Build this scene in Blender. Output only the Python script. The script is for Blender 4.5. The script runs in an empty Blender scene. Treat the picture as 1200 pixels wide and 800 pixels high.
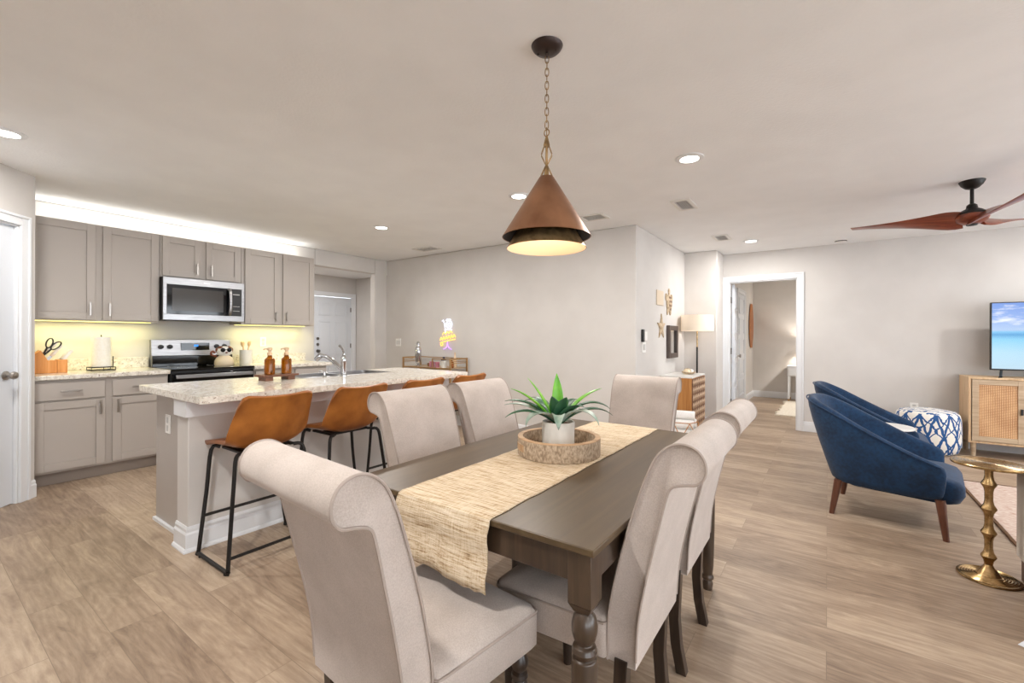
import bpy, bmesh, math, random
from mathutils import Matrix, Vector, Euler
random.seed(7)
PI = math.pi
SC = bpy.context.scene
COL = SC.collection
H = 2.461
# ------------------------------------------------------------------ materials
def lin(c):
    return tuple(((v/255.0)/12.92 if v/255.0 <= 0.04045 else ((v/255.0+0.055)/1.055)**2.4) for v in c) + (1.0,)
def newmat(name):
    m = bpy.data.materials.new(name); m.use_nodes = True
    nt = m.node_tree; bs = nt.nodes['Principled BSDF']
    return m, nt, bs
def N(nt, t, **kw):
    n = nt.nodes.new(t)
    for k, v in kw.items():
        if k in n.inputs: n.inputs[k].default_value = v
        else: setattr(n, k, v)
    return n
def ramp(nt, stops):
    r = nt.nodes.new('ShaderNodeValToRGB'); cr = r.color_ramp
    while len(cr.elements) < len(stops): cr.elements.new(0.5)
    for e, (p, c) in zip(cr.elements, stops): e.position = p; e.color = c
    return r
def mapping(nt, scale=(1,1,1), coord='Object', rot=(0,0,0)):
    tc = nt.nodes.new('ShaderNodeTexCoord'); mp = nt.nodes.new('ShaderNodeMapping')
    mp.inputs['Scale'].default_value = scale; mp.inputs['Rotation'].default_value = rot
    nt.links.new(tc.outputs[coord], mp.inputs['Vector']); return mp
def bump(nt, bs, h, strength=.3, dist=.002):
    b = nt.nodes.new('ShaderNodeBump'); b.inputs['Strength'].default_value = strength
    b.inputs['Distance'].default_value = dist
    nt.links.new(h, b.inputs['Height']); nt.links.new(b.outputs['Normal'], bs.inputs['Normal'])
def plain(name, col, rough=.5, metal=0, **kw):
    m, nt, bs = newmat(name)
    bs.inputs['Base Color'].default_value = lin(col); bs.inputs['Roughness'].default_value = rough
    bs.inputs['Metallic'].default_value = metal
    for k, v in kw.items(): bs.inputs[k.replace('_', ' ')].default_value = v
    return m
def noisy(name, c1, c2, scale=(1,1,1), nscale=5, detail=4, rough=.6, metal=0, bs_=0, bscale=None, dist=.002, lo=.35, hi=.65, distort=0):
    m, nt, bs = newmat(name)
    mp = mapping(nt, scale); n = N(nt, 'ShaderNodeTexNoise', Scale=nscale, Detail=detail, Distortion=distort)
    nt.links.new(mp.outputs[0], n.inputs['Vector'])
    r = ramp(nt, [(lo, lin(c1)), (hi, lin(c2))]); nt.links.new(n.outputs['Fac'], r.inputs[0])
    nt.links.new(r.outputs[0], bs.inputs['Base Color'])
    bs.inputs['Roughness'].default_value = rough; bs.inputs['Metallic'].default_value = metal
    if bs_:
        if bscale:
            n2 = N(nt, 'ShaderNodeTexNoise', Scale=bscale, Detail=3); nt.links.new(mp.outputs[0], n2.inputs['Vector'])
        else: n2 = n
        bump(nt, bs, n2.outputs['Fac'], bs_, dist)
    return m
def emit(name, col, s):
    m, nt, bs = newmat(name)
    bs.inputs['Base Color'].default_value = lin(col)
    bs.inputs['Emission Color'].default_value = lin(col); bs.inputs['Emission Strength'].default_value = s
    return m
def fabric(name, c1, c2, sc=900, sheen=.2, st=.35):
    m, nt, bs = newmat(name)
    mp = mapping(nt)
    a = N(nt, 'ShaderNodeTexNoise', Scale=9, Detail=4); nt.links.new(mp.outputs[0], a.inputs['Vector'])
    b = N(nt, 'ShaderNodeTexNoise', Scale=sc/3, Detail=2); nt.links.new(mp.outputs[0], b.inputs['Vector'])
    mx = N(nt, 'ShaderNodeMix'); mx.data_type = 'FLOAT'; mx.inputs[0].default_value = .5
    nt.links.new(a.outputs['Fac'], mx.inputs[2]); nt.links.new(b.outputs['Fac'], mx.inputs[3])
    r = ramp(nt, [(.38, lin(c1)), (.62, lin(c2))]); nt.links.new(mx.outputs[0], r.inputs[0])
    nt.links.new(r.outputs[0], bs.inputs['Base Color']); bs.inputs['Roughness'].default_value = .9
    bs.inputs['Sheen Weight'].default_value = sheen
    bump(nt, bs, b.outputs['Fac'], st, .0008)
    return m
def floor_mat():
    m, nt, bs = newmat('vinyl_plank')
    L = nt.links.new
    mp = mapping(nt)
    br = N(nt, 'ShaderNodeTexBrick', Scale=1.0); br.offset = .37; br.offset_frequency = 2; br.squash = 1
    br.inputs['Color1'].default_value = (0,0,0,1); br.inputs['Color2'].default_value = (1,1,1,1)
    br.inputs['Mortar'].default_value = (.5,.5,.5,1); br.inputs['Mortar Size'].default_value = .0012
    br.inputs['Mortar Smooth'].default_value = .1
    br.inputs['Brick Width'].default_value = 1.22; br.inputs['Row Height'].default_value = .18
    L(mp.outputs[0], br.inputs['Vector'])
    # shift the grain from plank to plank
    sc = N(nt, 'ShaderNodeVectorMath', operation='SCALE'); sc.inputs['Scale'].default_value = 13.0
    L(br.outputs['Color'], sc.inputs[0])
    ad = N(nt, 'ShaderNodeVectorMath', operation='ADD'); L(mp.outputs[0], ad.inputs[0]); L(sc.outputs[0], ad.inputs[1])
    m2 = N(nt, 'ShaderNodeMapping'); m2.inputs['Scale'].default_value = (1.1, 5.5, 1); L(ad.outputs[0], m2.inputs['Vector'])
    g = N(nt, 'ShaderNodeTexNoise', Scale=2.2, Detail=9, Roughness=.68, Distortion=1.5); L(m2.outputs[0], g.inputs['Vector'])
    m3 = N(nt, 'ShaderNodeMapping'); m3.inputs['Scale'].default_value = (7, 55, 1); L(ad.outputs[0], m3.inputs['Vector'])
    g2 = N(nt, 'ShaderNodeTexNoise', Scale=2.0, Detail=4, Roughness=.6); L(m3.outputs[0], g2.inputs['Vector'])
    m4 = N(nt, 'ShaderNodeMapping'); m4.inputs['Scale'].default_value = (.8, 5, 1); L(ad.outputs[0], m4.inputs['Vector'])
    wv = N(nt, 'ShaderNodeTexWave', Scale=2.2, Distortion=9, Detail=3); wv.bands_direction = 'Y'
    wv.inputs['Detail Scale'].default_value = 1.2; L(m4.outputs[0], wv.inputs['Vector'])
    def mixf(f, a, b):
        x = N(nt, 'ShaderNodeMix'); x.data_type = 'FLOAT'; x.inputs[0].default_value = f; L(a, x.inputs[2]); L(b, x.inputs[3]); return x.outputs[0]
    v = mixf(.20, g.outputs['Fac'], g2.outputs['Fac']); v = mixf(.06, v, wv.outputs['Fac']); v = mixf(.17, v, br.outputs['Color'])
    r = ramp(nt, [(.31, lin((126,106,89))), (.45, lin((154,133,113))), (.57, lin((175,154,132))), (.70, lin((194,175,153)))])
    L(v, r.inputs[0])
    mm = N(nt, 'ShaderNodeMix'); mm.data_type = 'RGBA'; L(br.outputs['Fac'], mm.inputs[0]); L(r.outputs[0], mm.inputs[6])
    mm.inputs[7].default_value = lin((134,116,98)); L(mm.outputs[2], bs.inputs['Base Color'])
    bs.inputs['Roughness'].default_value = .42; bs.inputs['Specular IOR Level'].default_value = .4
    bump(nt, bs, g2.outputs['Fac'], .12, .001)
    return m
def granite_mat():
    m, nt, bs = newmat('speckled_stone'); L = nt.links.new
    mp = mapping(nt)
    a = N(nt, 'ShaderNodeTexNoise', Scale=32, Detail=6, Roughness=.75); L(mp.outputs[0], a.inputs['Vector'])
    b = N(nt, 'ShaderNodeTexVoronoi', Scale=75); L(mp.outputs[0], b.inputs['Vector'])
    c = N(nt, 'ShaderNodeTexNoise', Scale=60, Detail=5, Roughness=.75); L(mp.outputs[0], c.inputs['Vector'])
    r = ramp(nt, [(.33, lin((196,186,172))), (.5, lin((226,220,208))), (.65, lin((240,236,228)))]); L(a.outputs['Fac'], r.inputs[0])
    r2 = ramp(nt, [(.36, (1,1,1,1)), (.43, (0,0,0,1))]); L(c.outputs['Fac'], r2.inputs[0])
    mx = N(nt, 'ShaderNodeMix'); mx.data_type = 'RGBA'; L(r2.outputs[0], mx.inputs[0]); L(r.outputs[0], mx.inputs[6])
    mx.inputs[7].default_value = lin((146,126,112))
    L(mx.outputs[2], bs.inputs['Base Color']); bs.inputs['Roughness'].default_value = .16
    return m
def wood_mat(name, c1, c2, c3, axis='X', sc=1.0, rough=.45, coat=0):
    m, nt, bs = newmat(name); L = nt.links.new
    s = {'X': (1, 14, 14), 'Y': (14, 1, 14), 'Z': (14, 14, 1)}[axis]
    mp = mapping(nt, tuple(k*sc for k in s))
    a = N(nt, 'ShaderNodeTexNoise', Scale=2.2, Detail=7, Roughness=.6, Distortion=.7); L(mp.outputs[0], a.inputs['Vector'])
    r = ramp(nt, [(.3, lin(c1)), (.5, lin(c2)), (.7, lin(c3))]); L(a.outputs['Fac'], r.inputs[0])
    L(r.outputs[0], bs.inputs['Base Color']); bs.inputs['Roughness'].default_value = rough
    bs.inputs['Coat Weight'].default_value = coat
    bump(nt, bs, a.outputs['Fac'], .08, .001)
    return m
def wave_mat(name, c1, c2, scale, axis='X', dist=.5, rough=.7, st=.5, bd=.003):
    m, nt, bs = newmat(name); L = nt.links.new
    mp = mapping(nt)
    w = N(nt, 'ShaderNodeTexWave', Scale=scale, Distortion=dist, Detail=2); w.bands_direction = axis; L(mp.outputs[0], w.inputs['Vector'])
    r = ramp(nt, [(.1, lin(c1)), (.7, lin(c2))]); L(w.outputs['Fac'], r.inputs[0]); L(r.outputs[0], bs.inputs['Base Color'])
    bs.inputs['Roughness'].default_value = rough; bump(nt, bs, w.outputs['Fac'], st, bd)
    return m
def runner_mat():
    m, nt, bs = newmat('woven_jute'); L = nt.links.new
    mp = mapping(nt, (3, 46, 46)); a = N(nt, 'ShaderNodeTexNoise', Scale=4, Detail=5, Roughness=.7); L(mp.outputs[0], a.inputs['Vector'])
    mp2 = mapping(nt, (260, 30, 30)); b = N(nt, 'ShaderNodeTexNoise', Scale=1.0, Detail=1); L(mp2.outputs[0], b.inputs['Vector'])
    x = N(nt, 'ShaderNodeMix'); x.data_type = 'FLOAT'; x.inputs[0].default_value = .18; L(a.outputs['Fac'], x.inputs[2]); L(b.outputs['Fac'], x.inputs[3])
    r = ramp(nt, [(.33, lin((128,100,70))), (.42, lin((184,158,124))), (.52, lin((212,194,166))), (.70, lin((230,216,196)))]); L(x.outputs[0], r.inputs[0])
    L(r.outputs[0], bs.inputs['Base Color']); bs.inputs['Roughness'].default_value = .95
    bump(nt, bs, x.outputs[0], .9, .004); return m
def cane_mat():
    m, nt, bs = newmat('woven_cane'); L = nt.links.new
    mp = mapping(nt)
    w = N(nt, 'ShaderNodeTexWave', Scale=20, Distortion=1.2); w.bands_direction = 'X'; L(mp.outputs[0], w.inputs['Vector'])
    w2 = N(nt, 'ShaderNodeTexWave', Scale=24, Distortion=1.2); w2.bands_direction = 'Z'; L(mp.outputs[0], w2.inputs['Vector'])
    n = N(nt, 'ShaderNodeTexNoise', Scale=5); L(mp.outputs[0], n.inputs['Vector'])
    x = N(nt, 'ShaderNodeMath', operation='MULTIPLY'); L(w.outputs['Fac'], x.inputs[0]); L(w2.outputs['Fac'], x.inputs[1])
    y = N(nt, 'ShaderNodeMath', operation='ADD'); L(x.outputs[0], y.inputs[0]); L(n.outputs['Fac'], y.inputs[1])
    r = ramp(nt, [(.42, lin((168,120,80))), (.8, lin((208,162,116))), (1, lin((232,194,150)))]); L(y.outputs[0], r.inputs[0])
    L(r.outputs[0], bs.inputs['Base Color']); bs.inputs['Roughness'].default_value = .7
    bump(nt, bs, x.outputs[0], .5, .002); return m
def screen_mat(z0, z1):
    m, nt, bs = newmat('beach_screen'); L = nt.links.new
    tc = N(nt, 'ShaderNodeTexCoord'); sp = N(nt, 'ShaderNodeSeparateXYZ'); L(tc.outputs['Generated'], sp.inputs[0])
    mp = N(nt, 'ShaderNodeMapping'); mp.inputs['Scale'].default_value = (4, 1, 9); L(tc.outputs['Generated'], mp.inputs[0])
    n = N(nt, 'ShaderNodeTexNoise', Scale=1.3, Detail=6, Roughness=.6); L(mp.outputs[0], n.inputs['Vector'])
    r = ramp(nt, [(0, lin((196,228,246))), (.25, lin((176,222,246))), (.45, lin((120,205,244))), (.52, lin((30,150,215))), (.56, lin((100,190,240))),
                  (.59, lin((170,200,240))), (.75, lin((140,175,238))), (1, lin((105,150,232)))]); L(sp.outputs['Z'], r.inputs[0])
    c = ramp(nt, [(.5, (0,0,0,1)), (.68, (1,1,1,1))]); L(n.outputs['Fac'], c.inputs[0])
    g = ramp(nt, [(.58, (0,0,0,1)), (.66, (1,1,1,1))]); L(sp.outputs['Z'], g.inputs[0])
    k = N(nt, 'ShaderNodeMath', operation='MULTIPLY'); L(c.outputs[0], k.inputs[0]); L(g.outputs[0], k.inputs[1])
    x = N(nt, 'ShaderNodeMix'); x.data_type = 'RGBA'; L(k.outputs[0], x.inputs[0]); L(r.outputs[0], x.inputs[6]); x.inputs[7].default_value = (.85,.9,1,1)
    L(x.outputs[2], bs.inputs['Emission Color']); bs.inputs['Emission Strength'].default_value = .85
    bs.inputs['Base Color'].default_value = (.01,.01,.01,1); bs.inputs['Roughness'].default_value = .2
    return m
def pouf_mat():
    # drawn on the wrap angle and height of the pouf
    m, nt, bs = newmat('ikat_weave'); L = nt.links.new
    tc = N(nt, 'ShaderNodeTexCoord'); sp = N(nt, 'ShaderNodeSeparateXYZ'); L(tc.outputs['Object'], sp.inputs[0])
    at = N(nt, 'ShaderNodeMath', operation='ARCTAN2'); L(sp.outputs['Y'], at.inputs[0]); L(sp.outputs['X'], at.inputs[1])
    def M(op, a, b=None):
        n = N(nt, 'ShaderNodeMath', operation=op)
        for i, q in enumerate((a, b)):
            if q is None: continue
            if isinstance(q, (int, float)): n.inputs[i].default_value = q
            else: L(q, n.inputs[i])
        return n.outputs[0]
    ang = M('MULTIPLY', at.outputs[0], 13/(2*PI))
    rad = M('SQRT', M('ADD', M('MULTIPLY', sp.outputs['X'], sp.outputs['X']), M('MULTIPLY', sp.outputs['Y'], sp.outputs['Y'])))
    nz = N(nt, 'ShaderNodeTexNoise', Scale=14, Detail=2); L(tc.outputs['Object'], nz.inputs['Vector'])
    hh = M('ADD', M('MULTIPLY', sp.outputs['Z'], 3.4), M('MULTIPLY', M('SUBTRACT', nz.outputs['Fac'], .5), .35))
    tri = M('MULTIPLY', M('PINGPONG', ang, .5), 2)
    d1 = M('ABSOLUTE', M('SUBTRACT', M('PINGPONG', hh, .72), M('MULTIPLY', tri, .72)))
    d2 = M('ABSOLUTE', M('SUBTRACT', M('PINGPONG', M('MULTIPLY', hh, 1.7), .5), M('MULTIPLY', M('SUBTRACT', 1, tri), .5)))
    line = M('MAXIMUM', M('LESS_THAN', d1, .125), M('LESS_THAN', d2, .07))
    top = M('LESS_THAN', M('PINGPONG', M('ADD', M('MULTIPLY', sp.outputs['Y'], 17), M('MULTIPLY', nz.outputs['Fac'], 2.2)), .5), .16)
    ist = M('GREATER_THAN', sp.outputs['Z'], .432)
    k = M('ADD', M('MULTIPLY', ist, top), M('MULTIPLY', M('SUBTRACT', 1, ist), line))
    x = N(nt, 'ShaderNodeMix'); x.data_type = 'RGBA'; L(k, x.inputs[0])
    x.inputs[6].default_value = lin((232,228,220)); x.inputs[7].default_value = lin((38,84,140)); L(x.outputs[2], bs.inputs['Base Color'])
    bs.inputs['Roughness'].default_value = .95; return m
M_ = {}
def setup_mats():
    M = M_
    M['wall'] = noisy('wall_paint', (205,201,197), (210,206,202), nscale=3, rough=.85, bs_=.25, bscale=130, dist=.0015)
    M['ceil'] = noisy('ceiling_texture', (237,238,239), (241,242,243), nscale=3, rough=.9, bs_=.5, bscale=70, dist=.003)
    M['floor'] = floor_mat()
    M['white'] = plain('white_trim', (226,228,231), .4)
    M['door'] = plain('white_door_paint', (214,218,224), .38)
    M['cab'] = noisy('greige_cabinet', (176,168,161), (180,172,165), nscale=2, rough=.42)
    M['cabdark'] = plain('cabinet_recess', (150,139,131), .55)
    M['granite'] = granite_mat()
    M['steel'] = noisy('brushed_steel', (150,150,152), (176,176,178), (1,1,40), 6, rough=.3, metal=1)
    M['sinksteel'] = noisy('satin_sink_steel', (120,120,122), (150,150,152), (1,1,30), 6, rough=.28, metal=1)
    M['chrome'] = plain('chrome', (205,207,210), .07, 1)
    M['nickel'] = plain('satin_nickel', (178,172,166), .32, 1)
    M['blackglass'] = plain('black_glass', (10,11,14), .06)
    M['ovenglass'] = plain('oven_window', (62,58,54), .12)
    M['black'] = plain('black_metal', (26,22,20), .45, .3)
    M['blackplastic'] = plain('black_plastic', (18,18,20), .4)
    M['leather'] = noisy('tan_leather', (122,66,18), (180,112,46), nscale=7, detail=6, rough=.42, bs_=.12, bscale=160, lo=.3, hi=.72)
    M['linen'] = fabric('beige_linen', (172,160,151), (191,179,171))
    M['piping'] = plain('linen_piping', (164,151,142), .85)
    M['darkwood'] = wood_mat('espresso_wood', (34,24,18), (46,34,26), (60,46,36), 'Z', 1, .35, .3)
    M['tabletop'] = wood_mat('table_wood', (70,55,37), (82,66,45), (96,79,55), 'Y', .5, .36, 0)
    M['tableleg'] = wood_mat('table_leg_wood', (48,36,27), (62,48,36), (78,61,47), 'Z', 1, .32, .3)
    M['runner'] = runner_mat()
    M['traywood'] = noisy('carved_mango_wood', (140,120,98), (190,170,146), (1,1,.6), 120, 2, rough=.8, bs_=.9, dist=.003)
    M['traywood2'] = wood_mat('mango_wood', (166,132,98), (190,156,120), (208,178,144), 'X', 1.6, .6)
    M['concrete'] = noisy('pale_cement', (196,192,184), (226,222,214), (1,1,.4), 12, 4, rough=.8, bs_=.1)
    M['soil'] = noisy('potting_chips', (66,50,38), (120,92,66), nscale=60, rough=1, bs_=.6)
    M['leafdark'] = noisy('dark_leaf', (34,76,52), (60,110,74), (1,1,1), 9, rough=.4)
    M['leafbright'] = noisy('bright_leaf', (84,160,40), (140,206,60), (1,1,1), 9, rough=.4)
    M['leafsilver'] = noisy('silvery_leaf', (120,148,132), (190,204,194), (1,1,1), 14, rough=.45)
    M['copper'] = noisy('aged_copper', (136,96,70), (172,126,94), (1,1,.5), 7, 5, rough=.36, metal=.8)
    M['bronze'] = noisy('antique_bronze', (124,100,70), (172,142,100), nscale=30, rough=.4, metal=.85)
    M['darkbronze'] = plain('dark_bronze', (66,56,54), .35, .75)
    M['shadein'] = plain('shade_lining', (232,208,182), .5, .1)
    M['shadeblack'] = plain('shade_black_lining', (34,28,26), .5, .4)
    M['brass'] = noisy('hammered_brass', (150,122,82), (196,166,120), nscale=40, rough=.26, metal=1, bs_=.3, bscale=120)
    M['gold'] = plain('gold_metal', (196,160,116), .3, 1)
    M['velvet'] = fabric('blue_velvet', (8,36,64), (15,54,90), 160, .1, .2)
    M['walnut'] = wood_mat('walnut_leg', (70,38,26), (92,54,38), (112,70,50), 'Z', 1, .35)
    M['fanwood'] = wood_mat('carved_fan_wood', (92,40,24), (130,62,38), (160,86,58), 'X', .8, .32, .3)
    M['oak'] = wood_mat('light_oak', (186,152,114), (206,174,136), (220,192,156), 'Z', 1, .5)
    M['greyoak'] = wood_mat('grey_oak', (162,138,112), (184,160,132), (200,178,150), 'X', 1, .55)
    M['cane'] = cane_mat()
    M['screen'] = screen_mat(.93, 1.63)
    M['pouf'] = pouf_mat()
    M['rug'] = noisy('faded_rug', (186,148,130), (220,208,196), (4,14,1), 7, 8, rough=1, bs_=.5)
    M['rugedge'] = plain('rug_binding', (104,74,50), .95)
    M['cream'] = noisy('cream_shag', (228,216,196), (242,234,220), nscale=40, rough=1, bs_=.8)
    M['lampshade'] = plain('linen_shade', (240,226,208), .9, 0, Transmission_Weight=0.0)
    M['lampshade'].node_tree.nodes['Principled BSDF'].inputs['Emission Color'].default_value = lin((255,232,204))
    M['lampshade'].node_tree.nodes['Principled BSDF'].inputs['Emission Strength'].default_value = .22
    M['honeywood'] = wood_mat('honey_wood', (158,102,48), (182,124,64), (198,142,82), 'Z', .8, .5)
    M['carved'] = noisy('carved_brown_wood', (104,72,50), (136,98,70), nscale=30, rough=.7, bs_=.3)
    M['carvedlight'] = plain('whitewashed_lattice', (196,168,142), .75)
    M['stone'] = noisy('pale_stone_top', (214,212,208), (232,230,226), nscale=8, rough=.3)
    M['kblock'] = wood_mat('bamboo_block', (206,130,56), (224,150,76), (236,168,100), 'Z', 1, .45)
    M['kwhite'] = plain('white_handle', (234,230,224), .4)
    M['paper'] = noisy('paper_towel', (240,236,226), (246,243,236), nscale=60, rough=.95, bs_=.3)
    M['ceramic'] = plain('white_ceramic', (232,230,224), .25)
    M['creamceramic'] = plain('cream_ceramic', (226,208,176), .3)
    M['brownglaze'] = plain('brown_glaze', (118,64,40), .3)
    M['spoon'] = wood_mat('spoon_wood', (214,170,110), (226,188,132), (236,204,154), 'Z', 1, .6)
    M['amber'] = plain('amber_glass', (196,112,6), .05, 0, Transmission_Weight=.7, IOR=1.45)
    M['pump'] = plain('champagne_pump', (226,196,160), .3, .4)
    M['riser'] = wood_mat('walnut_riser', (88,52,34), (112,70,48), (134,88,62), 'Y', 1, .4)
    M['plate'] = plain('white_plastic', (238,237,234), .35)
    M['plateshade'] = plain('grey_plastic', (200,200,198), .4)
    M['vent'] = plain('vent_white', (226,224,220), .5)
    M['ventgap'] = plain('vent_gap', (52,50,48), .8)
    M['neonw'] = emit('neon_white', (225,232,255), 1.6)
    M['neony'] = emit('neon_yellow', (255,200,70), 1.5)
    M['neonp'] = emit('neon_violet', (200,140,255), 1.6)
    M['light'] = emit('lit_lens', (255,250,240), 9)
    M['led'] = emit('led_warm', (255,246,150), 1.5)
    M['ledw'] = emit('led_white', (255,250,238), 1.5)
    M['bulb'] = emit('warm_bulb', (255,220,180), 3.5)
    M['display'] = emit('blue_display', (40,120,220), 1.4)
    M['glass'] = plain('clear_glass', (245,245,245), .03, 0, Transmission_Weight=1.0, IOR=1.45)
    M['pink'] = plain('pink_glass', (250,176,196), .05, 0, Transmission_Weight=.6, IOR=1.4)
    M['driftwood'] = noisy('driftwood', (168,146,118), (206,186,158), nscale=30, rough=.9, bs_=.4)
    M['kraft'] = plain('kraft_paper', (216,200,178), .9)
    M['mirrorframe'] = plain('dark_brown_frame', (84,72,66), .5)
    M['mirror'] = plain('mirror', (220,222,224), .04, 1)
    M['blanket'] = fabric('white_blanket', (228,226,222), (242,240,238), 300, .3, .8)
    M['wicker'] = plain('bent_cane', (186,132,84), .6)
    M['board'] = wood_mat('oiled_board', (140,82,36), (164,100,48), (182,118,62), 'Z', .6, .4)
    M['sofa'] = fabric('sofa_linen', (186,172,158), (204,192,178), 600)
    M['plinth'] = plain('sofa_plinth', (92,66,54), .5)
    M['sheet'] = plain('sheet_white', (232,236,244), .6)
    M['bird'] = plain('dark_fruit', (44,36,58), .5)
    M['windowglass'] = plain('window_glass', (255,255,255), 0, 0, Transmission_Weight=1.0, IOR=1.0)
    M['lockgrey'] = plain('aged_lock', (120,116,112), .35, 1)
setup_mats()
# ------------------------------------------------------------------ mesh helpers
class MB:
    def __init__(s): s.bm = bmesh.new()
    def box(s, x0, x1, y0, y1, z0, z1, rot=None, piv=None):
        vs = [s.bm.verts.new((x, y, z)) for x in (x0, x1) for y in (y0, y1) for z in (z0, z1)]
        for f in ((0,1,3,2),(4,6,7,5),(0,4,5,1),(2,3,7,6),(0,2,6,4),(1,5,7,3)): s.bm.faces.new([vs[i] for i in f])
        if rot is not None:
            R = Euler(rot).to_matrix(); p = Vector(piv or ((x0+x1)/2, (y0+y1)/2, (z0+z1)/2))
            for v in vs: v.co = R @ (v.co-p) + p
        return vs
    def rings(s, rings, cap0=True, cap1=True, close=True):
        R = [[s.bm.verts.new(p) for p in r] for r in rings]
        n = len(R[0])
        for a, b in zip(R[:-1], R[1:]):
            for i in range(n if close else n-1):
                j = (i+1) % n
                try: s.bm.faces.new((a[i], a[j], b[j], b[i]))
                except ValueError: pass
        if cap0: s.bm.faces.new(list(reversed(R[0])))
        if cap1: s.bm.faces.new(R[-1])
        return R
    def lathe(s, prof, c=(0,0,0), n=32, axis='Z', cap=True):
        rs = []
        for r, z in prof:
            ring = []
            for i in range(n):
                a = 2*PI*i/n; x, y = r*math.cos(a), r*math.sin(a)
                p = {'Z': (x, y, z), 'X': (z, x, y), 'Y': (y, z, x)}[axis]
                ring.append((p[0]+c[0], p[1]+c[1], p[2]+c[2]))
            rs.append(ring)
        s.rings(rs, cap, cap); return s
    def cyl(s, c, r, h, n=24, axis='Z', r2=None):
        return s.lathe([(r, 0), (r2 if r2 is not None else r, h)], c, n, axis)
    def tube(s, pts, r, n=10, closed=False, r_list=None, flat=None):
        P = [Vector(p) for p in pts]; m = len(P); rs = []
        prev = None
        for i in range(m):
            if closed: t = (P[(i+1) % m]-P[i-1])
            elif i == 0: t = P[1]-P[0]
            elif i == m-1: t = P[-1]-P[-2]
            else: t = (P[i+1]-P[i]).normalized()+(P[i]-P[i-1]).normalized()
            if t.length < 1e-9: t = Vector((0,0,1))
            t.normalize()
            if prev is None:
                u = Vector((0,0,1)) if abs(t.z) < .9 else Vector((1,0,0))
                u = (u - t*u.dot(t)).normalized()
            else:
                u = prev - t*prev.dot(t)
                u = u.normalized() if u.length > 1e-6 else t.orthogonal().normalized()
            prev = u; w = t.cross(u)
            rr = r_list[i] if r_list else r
            rs.append([P[i] + (u*math.cos(2*PI*k/n) + w*math.sin(2*PI*k/n)*(flat or 1))*rr for k in range(n)])
        if closed: rs.append(rs[0])
        if closed:
            R = [[s.bm.verts.new(p) for p in q] for q in rs[:-1]]
            for a, b in zip(R, R[1:]+R[:1]):
                best = min(range(n), key=lambda k: (a[0].co-b[k].co).length)
                for i in range(n):
                    s.bm.faces.new((a[i], a[(i+1) % n], b[(i+1+best) % n], b[(i+best) % n]))
        else: s.rings(rs)
        return s
    def prism(s, poly, z0, z1, plane='XY'):
        f = {'XY': lambda a, b, c: (a, b, c), 'XZ': lambda a, b, c: (a, c, b), 'YZ': lambda a, b, c: (c, a, b)}[plane]
        s.rings([[f(a, b, z0) for a, b in poly], [f(a, b, z1) for a, b in poly]]); return s
    def xform(s, M):
        s.bm.transform(M); return s
ROOT = {}
def wmat(o):
    while o.parent is not None: o = o.parent
    return ROOT.get(o.name, Matrix.Identity(4))
def obj(name, mb, mat, parent=None, world=False, bevel=0, smooth=35, seg=2, solid=0, sub=0):
    bm = mb.bm if isinstance(mb, MB) else mb
    if world and parent is not None: bm.transform(wmat(parent).inverted())
    bmesh.ops.recalc_face_normals(bm, faces=bm.faces)
    if smooth:
        ang = math.radians(smooth)
        for f in bm.faces: f.smooth = True
        for e in bm.edges:
            if len(e.link_faces) == 2 and e.calc_face_angle(0) > ang: e.smooth = False
    me = bpy.data.meshes.new(name); bm.to_mesh(me); bm.free()
    me.materials.append(M_[mat] if isinstance(mat, str) else mat)
    o = bpy.data.objects.new(name, me); COL.objects.link(o)
    if parent is not None: o.parent = parent
    if solid:
        q = o.modifiers.new('thick', 'SOLIDIFY'); q.thickness = solid; q.offset = 0
    if bevel:
        b = o.modifiers.new('soft', 'BEVEL'); b.width = bevel; b.segments = seg; b.limit_method = 'ANGLE'; b.angle_limit = math.radians(40)
        b.harden_normals = False
    if sub:
        q = o.modifiers.new('smooth', 'SUBSURF'); q.levels = sub; q.render_levels = sub
    return o
def tag(o, label, cat, group=None):
    o['label'] = label; o['category'] = cat
    if group: o['group'] = group
    return o
def thing(name, label, cat, loc=(0,0,0), rz=0, group=None):
    o = bpy.data.objects.new(name, None); COL.objects.link(o)
    o.location = loc; o.rotation_euler = (0, 0, rz); o.empty_display_size = .1
    tag(o, label, cat, group)
    ROOT[o.name] = Matrix.Translation(loc) @ Matrix.Rotation(rz, 4, 'Z')
    return o
def struct(name, mb, mat, parent=None, **kw):
    o = obj(name, mb, mat, parent, **kw)
    if parent is None: o['kind'] = 'structure'
    return o
def kids(o): return [c for c in list(COL.objects) if c.parent == o]
def dup(root, loc, rz=None, label=None):
    def cp(o, par):
        c = o.copy(); COL.objects.link(c)
        if par is not None: c.parent = par
        for ch in kids(o): cp(ch, c)
        return c
    r = cp(root, None); r.location = loc
    if rz is not None: r.rotation_euler = (0, 0, rz)
    if label: r['label'] = label
    ROOT[r.name] = Matrix.Translation(loc) @ Matrix.Rotation(r.rotation_euler.z, 4, 'Z')
    return r
def catmull(P, k=6, closed=False):
    P = [Vector(p) for p in P]; n = len(P); out = []
    for i in range(n if closed else n-1):
        a, b, c, d = (P[(i-1) % n], P[i], P[(i+1) % n], P[(i+2) % n]) if closed else (P[max(i-1,0)], P[i], P[i+1], P[min(i+2,n-1)])
        for j in range(k):
            t = j/k
            out.append(.5*((2*b)+(c-a)*t+(2*a-5*b+4*c-d)*t*t+(3*b-a-3*c+d)*t**3))
    if not closed: out.append(P[-1])
    return out
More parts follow.
